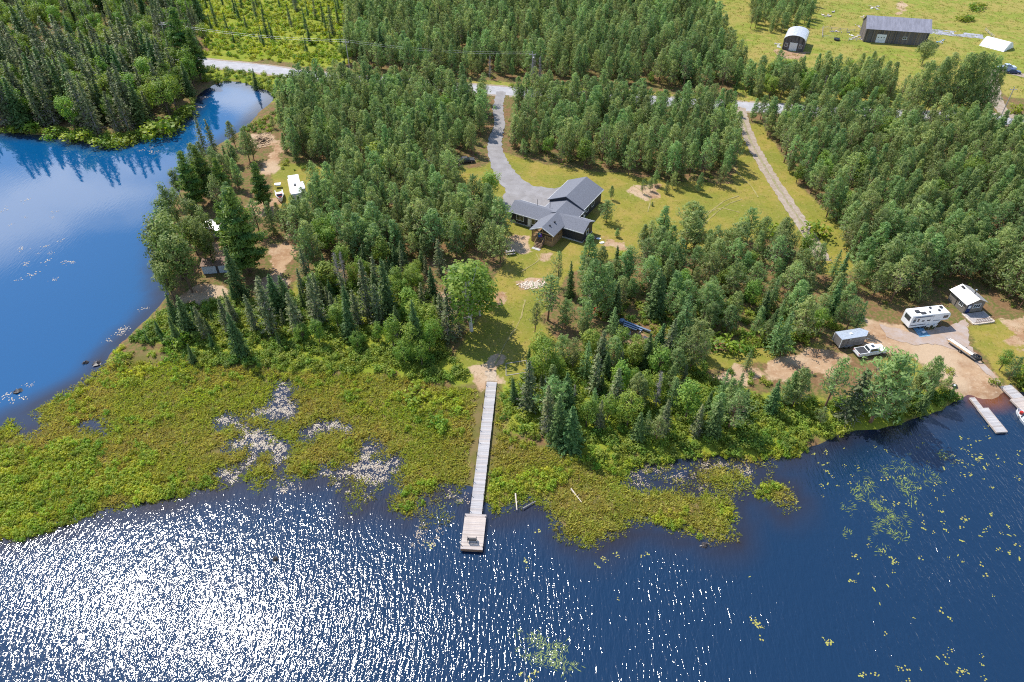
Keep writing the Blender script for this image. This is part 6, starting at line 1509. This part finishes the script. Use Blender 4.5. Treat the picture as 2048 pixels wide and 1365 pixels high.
# fence and scrap around the barn
def fence(label, pts, h=1.2):
    W = [gp(*p) for p in pts]; f = tag(empty('rail_fence', (*W[0], LAND_Z)), label, 'fence')
    for (a, b) in zip(W[:-1], W[1:]):
        d = Vector((b[0] - a[0], b[1] - a[1])); n = max(1, int(d.length / 2.6))
        for i in range(n):
            p = Vector((a[0] - W[0][0], a[1] - W[0][1])) + d * i / n; q_ = p + d / n
            MB().box(p.x - .07, p.x + .07, p.y - .07, p.y + .07, -.2, h).build('post', M_OLDWOOD, f)
            for z in (.45, .95): MB().tube((p.x, p.y, z), (q_.x, q_.y, z + rnd.uniform(-.06, .06)), .05, n=4).build('rail', M_OLDWOOD, f)
fence('grey rail fence around the pen left of the barn', [(1722, 66), (1680, 62), (1645, 58), (1644, 76), (1672, 78)])
fence('grey rail fence in front of the pen left of the barn', [(1697, 82), (1728, 82)])
fence('grey rail fence between the garden strip and the white shelter', [(1970, 62), (1988, 78)])
def scrap(label, poly, n, seed, material=M_WHITE, size=.6):
    P = gpa(poly); r = random.Random(seed); c = P.mean(0); o = tag(empty('scrap_pile', (*c, LAND_Z)), label, 'scrap')
    for i in range(n):
        w_ = P[r.randrange(len(P))]; f = r.random() ** .7; q_ = (w_ - c) * f
        s = size * r.uniform(.5, 1.6); m = MB().box(-s, s, -.12, .12, 0, .08) if r.random() < .6 else MB().box(-s * .5, s * .5, -s * .4, s * .4, 0, .25)
        m.build('piece', r.choice((material, M_CHIP, M_OLDWOOD, material)), o, (q_[0], q_[1], .02 + .1 * r.random()), (r.uniform(-.1, .1), r.uniform(-.1, .1), r.uniform(0, 3.1)))
scrap('pale scrap heap inside the pen left of the barn', [(1698, 70), (1722, 70), (1725, 80), (1700, 80)], 26, 1)
scrap('row of grey scrap along the back of the pen', [(1665, 62), (1700, 66), (1690, 68), (1660, 64)], 14, 2, M_OLDWOOD)
scrap('pink-white boards behind the left end of the barn', [(1708, 50), (1722, 58), (1718, 52)], 8, 3, M_CHIP)
scrap('white heap of junk in the far field above the barn', [(1738, 12), (1760, 12), (1755, 20), (1742, 18)], 24, 4)
scrap('pale boards lying in the grass right of the shed wood', [(1640, 30), (1668, 24), (1660, 34), (1645, 40)], 12, 5, M_OLDWOOD, .9)
scrap('tan heap just behind the barn ridge', [(1716, 34), (1728, 33), (1726, 37)], 6, 6, M_CHIP)
scrap('white and blue heap right of the willow', [(1870, 86), (1888, 80), (1884, 88)], 12, 7, M_BLUETARP)
scrap('pale boards left of the pines by the field edge', [(1415, 58), (1432, 58), (1428, 62)], 7, 8)
scrap('white barrels and boxes left of the arched shed', [(1550, 88), (1560, 88), (1558, 96)], 9, 9)
sheet('garden_strip', [(1858, 58), (1900, 62), (1966, 70), (1968, 78), (1900, 72), (1858, 68)], mat('grey_mulch', (.3, .3, .33), .8, var=.25, scale=.6), .53, 'long grey mulched garden strip right of the barn', .3)
hy = tag(empty('hay_wagon', (*gp(1578, 6), LAND_Z), R(-10)), 'dark farm wagon at the top edge of the field', 'wagon')
MB().box(-2.6, 2.6, -1.1, 1.1, .8, 1.6).build('box', M_DARK, hy); MB().box(-2.6, 2.6, -1.1, 1.1, 1.62, 2.3).build('load', M_OLDWOOD, hy)
for x in (-1.7, 1.7):
    for y in (-1.1, 1.1): wheel(hy, x, y, .45, .2)
dm = tag(empty('dark_trough', (*gp(1673, 81), LAND_Z), 0), 'dark round trough at the pen corner left of the barn', 'trough')
MB().lathe([(1.0, 0), (1.15, .7), (1.0, .72), (.9, .2)], 14).build('tub', M_DARK, dm); MB().lathe([(.85, .45), (.86, .5)], 12).build('water', M_GLASS, dm)

# ---- power line along the road
def pole(px_, h, label, lamp=False):
    p = tag(empty('utility_pole', (*gp(*px_), LAND_Z)), label, 'pole')
    MB().tube((0, 0, -.3), (0, 0, h), .16, .11, 8).build('shaft', M_OLDWOOD, p); MB().box(-1.1, 1.1, -.06, .06, h - .9, h - .75).build('crossarm', M_OLDWOOD, p)
    for x in (-1, 0, 1): MB().lathe([(.05, 0), (.07, .08), (.04, .18)], 8, c=(x, 0, h - .75)).build('insulator', M_WHITE, p)
    if lamp: a_ = MB().tube((0, 0, h - 1.6), (.3, -1.3, h - 1.2), .04, n=5).build('lamp_arm', M_STEEL, p); MB().lathe([(.12, 0), (.28, -.12), (.2, -.2)], 10, c=(.3, -1.35, h - 1.15)).build('lamp_head', M_LAMP, a_)
    return p
PO = [((340, 104), 10.5, 'utility pole hidden in the spruces where the pale road leaves the bay', False), ((700, 142), 10.5, 'utility pole behind the plantation left of the driveway mouth', False), ((1064, 168), 10.5, 'utility pole with a white lamp beside the bare dead tree', True), ((2002, 232), 9.0, 'utility pole beside the bend of the farm drive', False)]
for a in PO: pole(*a)
for (a, b) in zip(PO[:2], PO[1:3]):
    for k in range(2):
        pa = Vector((*gp(*a[0]), a[1] + LAND_Z - .6 * k)); pb = Vector((*gp(*b[0]), b[1] + LAND_Z - .6 * k)); m = MB(); n = 14
        P = [pa.lerp(pb, i / n) - Vector((0, 0, 4 * 1.3 * (i / n) * (1 - i / n))) for i in range(n + 1)]
        for p, q_ in zip(P[:-1], P[1:]): m.tube(p, q_, .014, n=3, cap=False)
        w = m.build('power_cable', M_STEEL)
        s_ = {('the spruces'): 0}
        tag(w, '%s power cable strung from the pole %s' % (('upper', 'lower')[k], {340: 'in the spruces to the plantation pole', 700: 'behind the plantation to the lamp pole', 1064: 'with the lamp towards the lane', 1430: 'near the lane to the farm drive'}[a[0][0]]), 'cable', 'power cables along the road')

# ---- logs, stumps and rocks at the water
def log(label, a, b, r0, z0=.25, material=M_GREYBARK):
    p0, p1 = gp(*a, .2), gp(*b, .2); o = tag(empty('driftwood_log', (*p0, z0)), label, 'log')
    d = Vector((p1[0] - p0[0], p1[1] - p0[1], -.1)); MB().tube((0, 0, 0), d, r0, r0 * .55, 7).build('stem', material, o); MB().tube(d * .6, d * .6 + Vector((.3, .25, .35)), r0 * .4, .02, 5).build('branch_stub', material, o)
log('pale log standing out of the marsh edge right of the long dock', (1031, 990), (1034, 1022), .13, .5, M_CHIP); log('grey log lying along the marsh edge right of the pale log', (1046, 1018), (1072, 1003), .1, .35)
log('bleached log lying on the brown sedge of the right marsh', (1142, 980), (1163, 1006), .13, .45, M_CHIP); log('thin dead pole fallen in the water at the islet corner', (1400, 1092), (1418, 1086), .09, .1)
for i, (px_, s, lb_) in enumerate((((171, 726), .5, 'dark stump off the marsh shore, farther one of a pair in the bay'), ((194, 727), .75, 'dark root clump at the bay shore, larger of a pair'), ((36, 783), .7, 'dark stump standing out of the bay near the left edge'), ((551, 1119), .38, 'dark rock breaking the glittering lake surface'), ((1409, 1090), .5, 'dark stump at the tip of the right marsh islet'), ((22, 1066), .5, 'dark stump at the left tip of the marsh'))):
    r = np.random.default_rng(50 + i); m = MB().lathe([(s * .5, -.3), (s, -.05), (s * .8, .15), (s * .35, .3)], 9)
    m.v = [(p[0] * (1 + .35 * r.normal()), p[1] * (1 + .35 * r.normal()), p[2] + .08 * r.normal()) for p in m.v]
    o = tag(empty('water_stump', (*gp(*px_, 0), .02), i), lb_, 'stump'); m.build('stump_body', M_ROCK, o)
    b = MB()
    for k in range(5): a = r.uniform(0, 6.28); b.tube((0, 0, .05), (math.cos(a) * s * 1.4, math.sin(a) * s * 1.4, r.uniform(.05, .4)), .05, .02, 4)
    b.build('roots', M_ROCK, o)

# stones on the lawn by the right wing
for i, (px_, lb_) in enumerate((((1197, 478), 'white stone slab on the lawn nearest the right wing'), ((1204, 486), 'white stone slab on the lawn farther from the right wing'))):
    m = MB().lathe([(.45, 0), (.5, .06), (.4, .12)], 8); m.v = [(p[0] * 1.3, p[1] * .8, p[2]) for p in m.v]
    o = m.build('stepping_stone', M_TRIM, None, (*gp(*px_), LAND_Z + .02), (0, 0, .3 * i)); tag(o, lb_, 'stone')

# ------------------------------------------------------------------ labels of the trees
DESC = {'pine': ('bushy green pine', 'pine'), 'tallpine': ('tall bare-stemmed pine', 'tall pine'), 'spruce': ('dark pointed spruce', 'dark spruce'), 'nspruce': ('slim pole-like spruce', 'slim spruce'), 'gspruce': ('thin grey-green spruce', 'grey spruce'),
        'wpine': ('broad white pine', 'white pine'), 'broad': ('round leafy green tree', 'leafy tree'), 'birch': ('bright green birch', 'birch'), 'larch': ('feathery pale larch', 'larch'), 'dead': ('bare grey dead tree', 'dead tree'), 'shrub': ('bright green rounded shrub', 'shrub'), 'willow': ('willow', 'willow'), 'poplar': ('olive-green leafy poplar', 'poplar')}
MARKS = [('the garage gable', 1172, 375), ('the porch stairs', 1080, 495), ('the left wing of the house', 1022, 445), ('the right wing end', 1185, 468), ('the mouth of the driveway', 1000, 190), ('the driveway bend', 992, 300), ('the dark hidden car', 932, 325), ('the travel trailer', 585, 375),
    ('the brush pile', 525, 280), ('the road bend', 612, 152), ('the narrow pond', 500, 200), ('the white-roofed shed', 440, 468), ('the pale wall shelter', 437, 546), ('the sandy track', 560, 520), ('the picnic table', 1020, 508), ('the wood chip patch', 1065, 570), ('the landward dock end', 983, 765),
    ('the beam stack', 1268, 660), ('the red machine', 1196, 622), ('the top of the lane', 1486, 245), ('the middle of the lane', 1560, 385), ('the bottom of the lane', 1648, 522), ('the cargo trailer', 1700, 690), ('the fifth-wheel camper', 1860, 645), ('the metal-roofed cabin', 1940, 605), ('the boat launch', 1965, 790), ('the lake islet', 1540, 990),
    ('the arched shed', 1585, 100), ('the barn', 1790, 88), ('the white tarp shelter', 1995, 98), ('the parked farm cars', 2012, 142), ('the lamp pole', 1064, 168), ('the grassy clearing', 1480, 715), ('the trailer boat', 560, 392), ('the white-stemmed birch', 943, 660), ('the lone lawn pine', 1212, 445),
    ('the top left corner', 20, 40), ('the left bay shore', 30, 262), ('the wooded bay corner', 240, 285), ('the top edge above the bog', 560, 20), ('the left tip of the marsh', 60, 1060), ('the far field corner', 1440, 60), ('the plantation right edge', 2040, 400), ('the right wood edge', 1900, 300), ('the top middle edge', 1080, 10), ('the timber border', 1030, 740), ('the shed pines', 1400, 20), ('the sandy lawn patch', 1295, 385), ('the left frame edge', 5, 175), ('the spruce wood centre', 190, 180), ('the pond end spruces', 375, 195), ('the forest corner of the road', 395, 125), ('the mid left plantation', 800, 275), ('the plantation left edge', 620, 270), ('the wood centre left of the house', 800, 450), ('the mid right plantation', 1820, 400), ('the lower right plantation', 1830, 520), ('the upper right plantation', 1660, 310), ('the driveway plantation centre', 1250, 275), ('the mixed wood centre', 1400, 580), ('the far left plantation', 700, 400), ('the frame edge right of the cabin', 2040, 560)]
MW = np.array([gp(m[1], m[2]) for m in MARKS])
ORD = ['nearest', 'second nearest', 'third nearest', 'fourth nearest', 'fifth nearest', 'sixth nearest']
bucket = {}
for t in TREES:
    if t[5]: t[1]['label'] = t[5]; continue
    d = np.hypot(MW[:, 0] - t[2], MW[:, 1] - t[3]); k = int(d.argmin())
    dx, dy = t[2] - MW[k, 0], t[3] - MW[k, 1]
    rel = ('to the left of' if dx < 0 else 'to the right of') if abs(dx) > abs(dy) else ('behind' if dy > 0 else 'in front of')
    bucket.setdefault((t[0], k, rel), []).append((d[k], t))
for (kd, k, rel), lst in bucket.items():
    lst.sort(key=lambda q_: q_[0])
    for i, (dd, t) in enumerate(lst):
        if i < len(ORD): t[1]['label'] = '%s, %s %s %s' % (DESC[kd][0], ORD[i], rel, MARKS[k][0])
        else:
            t[1]['label'] = '%s farther off %s %s' % (DESC[kd][0], rel, MARKS[k][0])
            t[1]['group'] = '%ss farther off %s %s' % (DESC[kd][1], rel, MARKS[k][0])
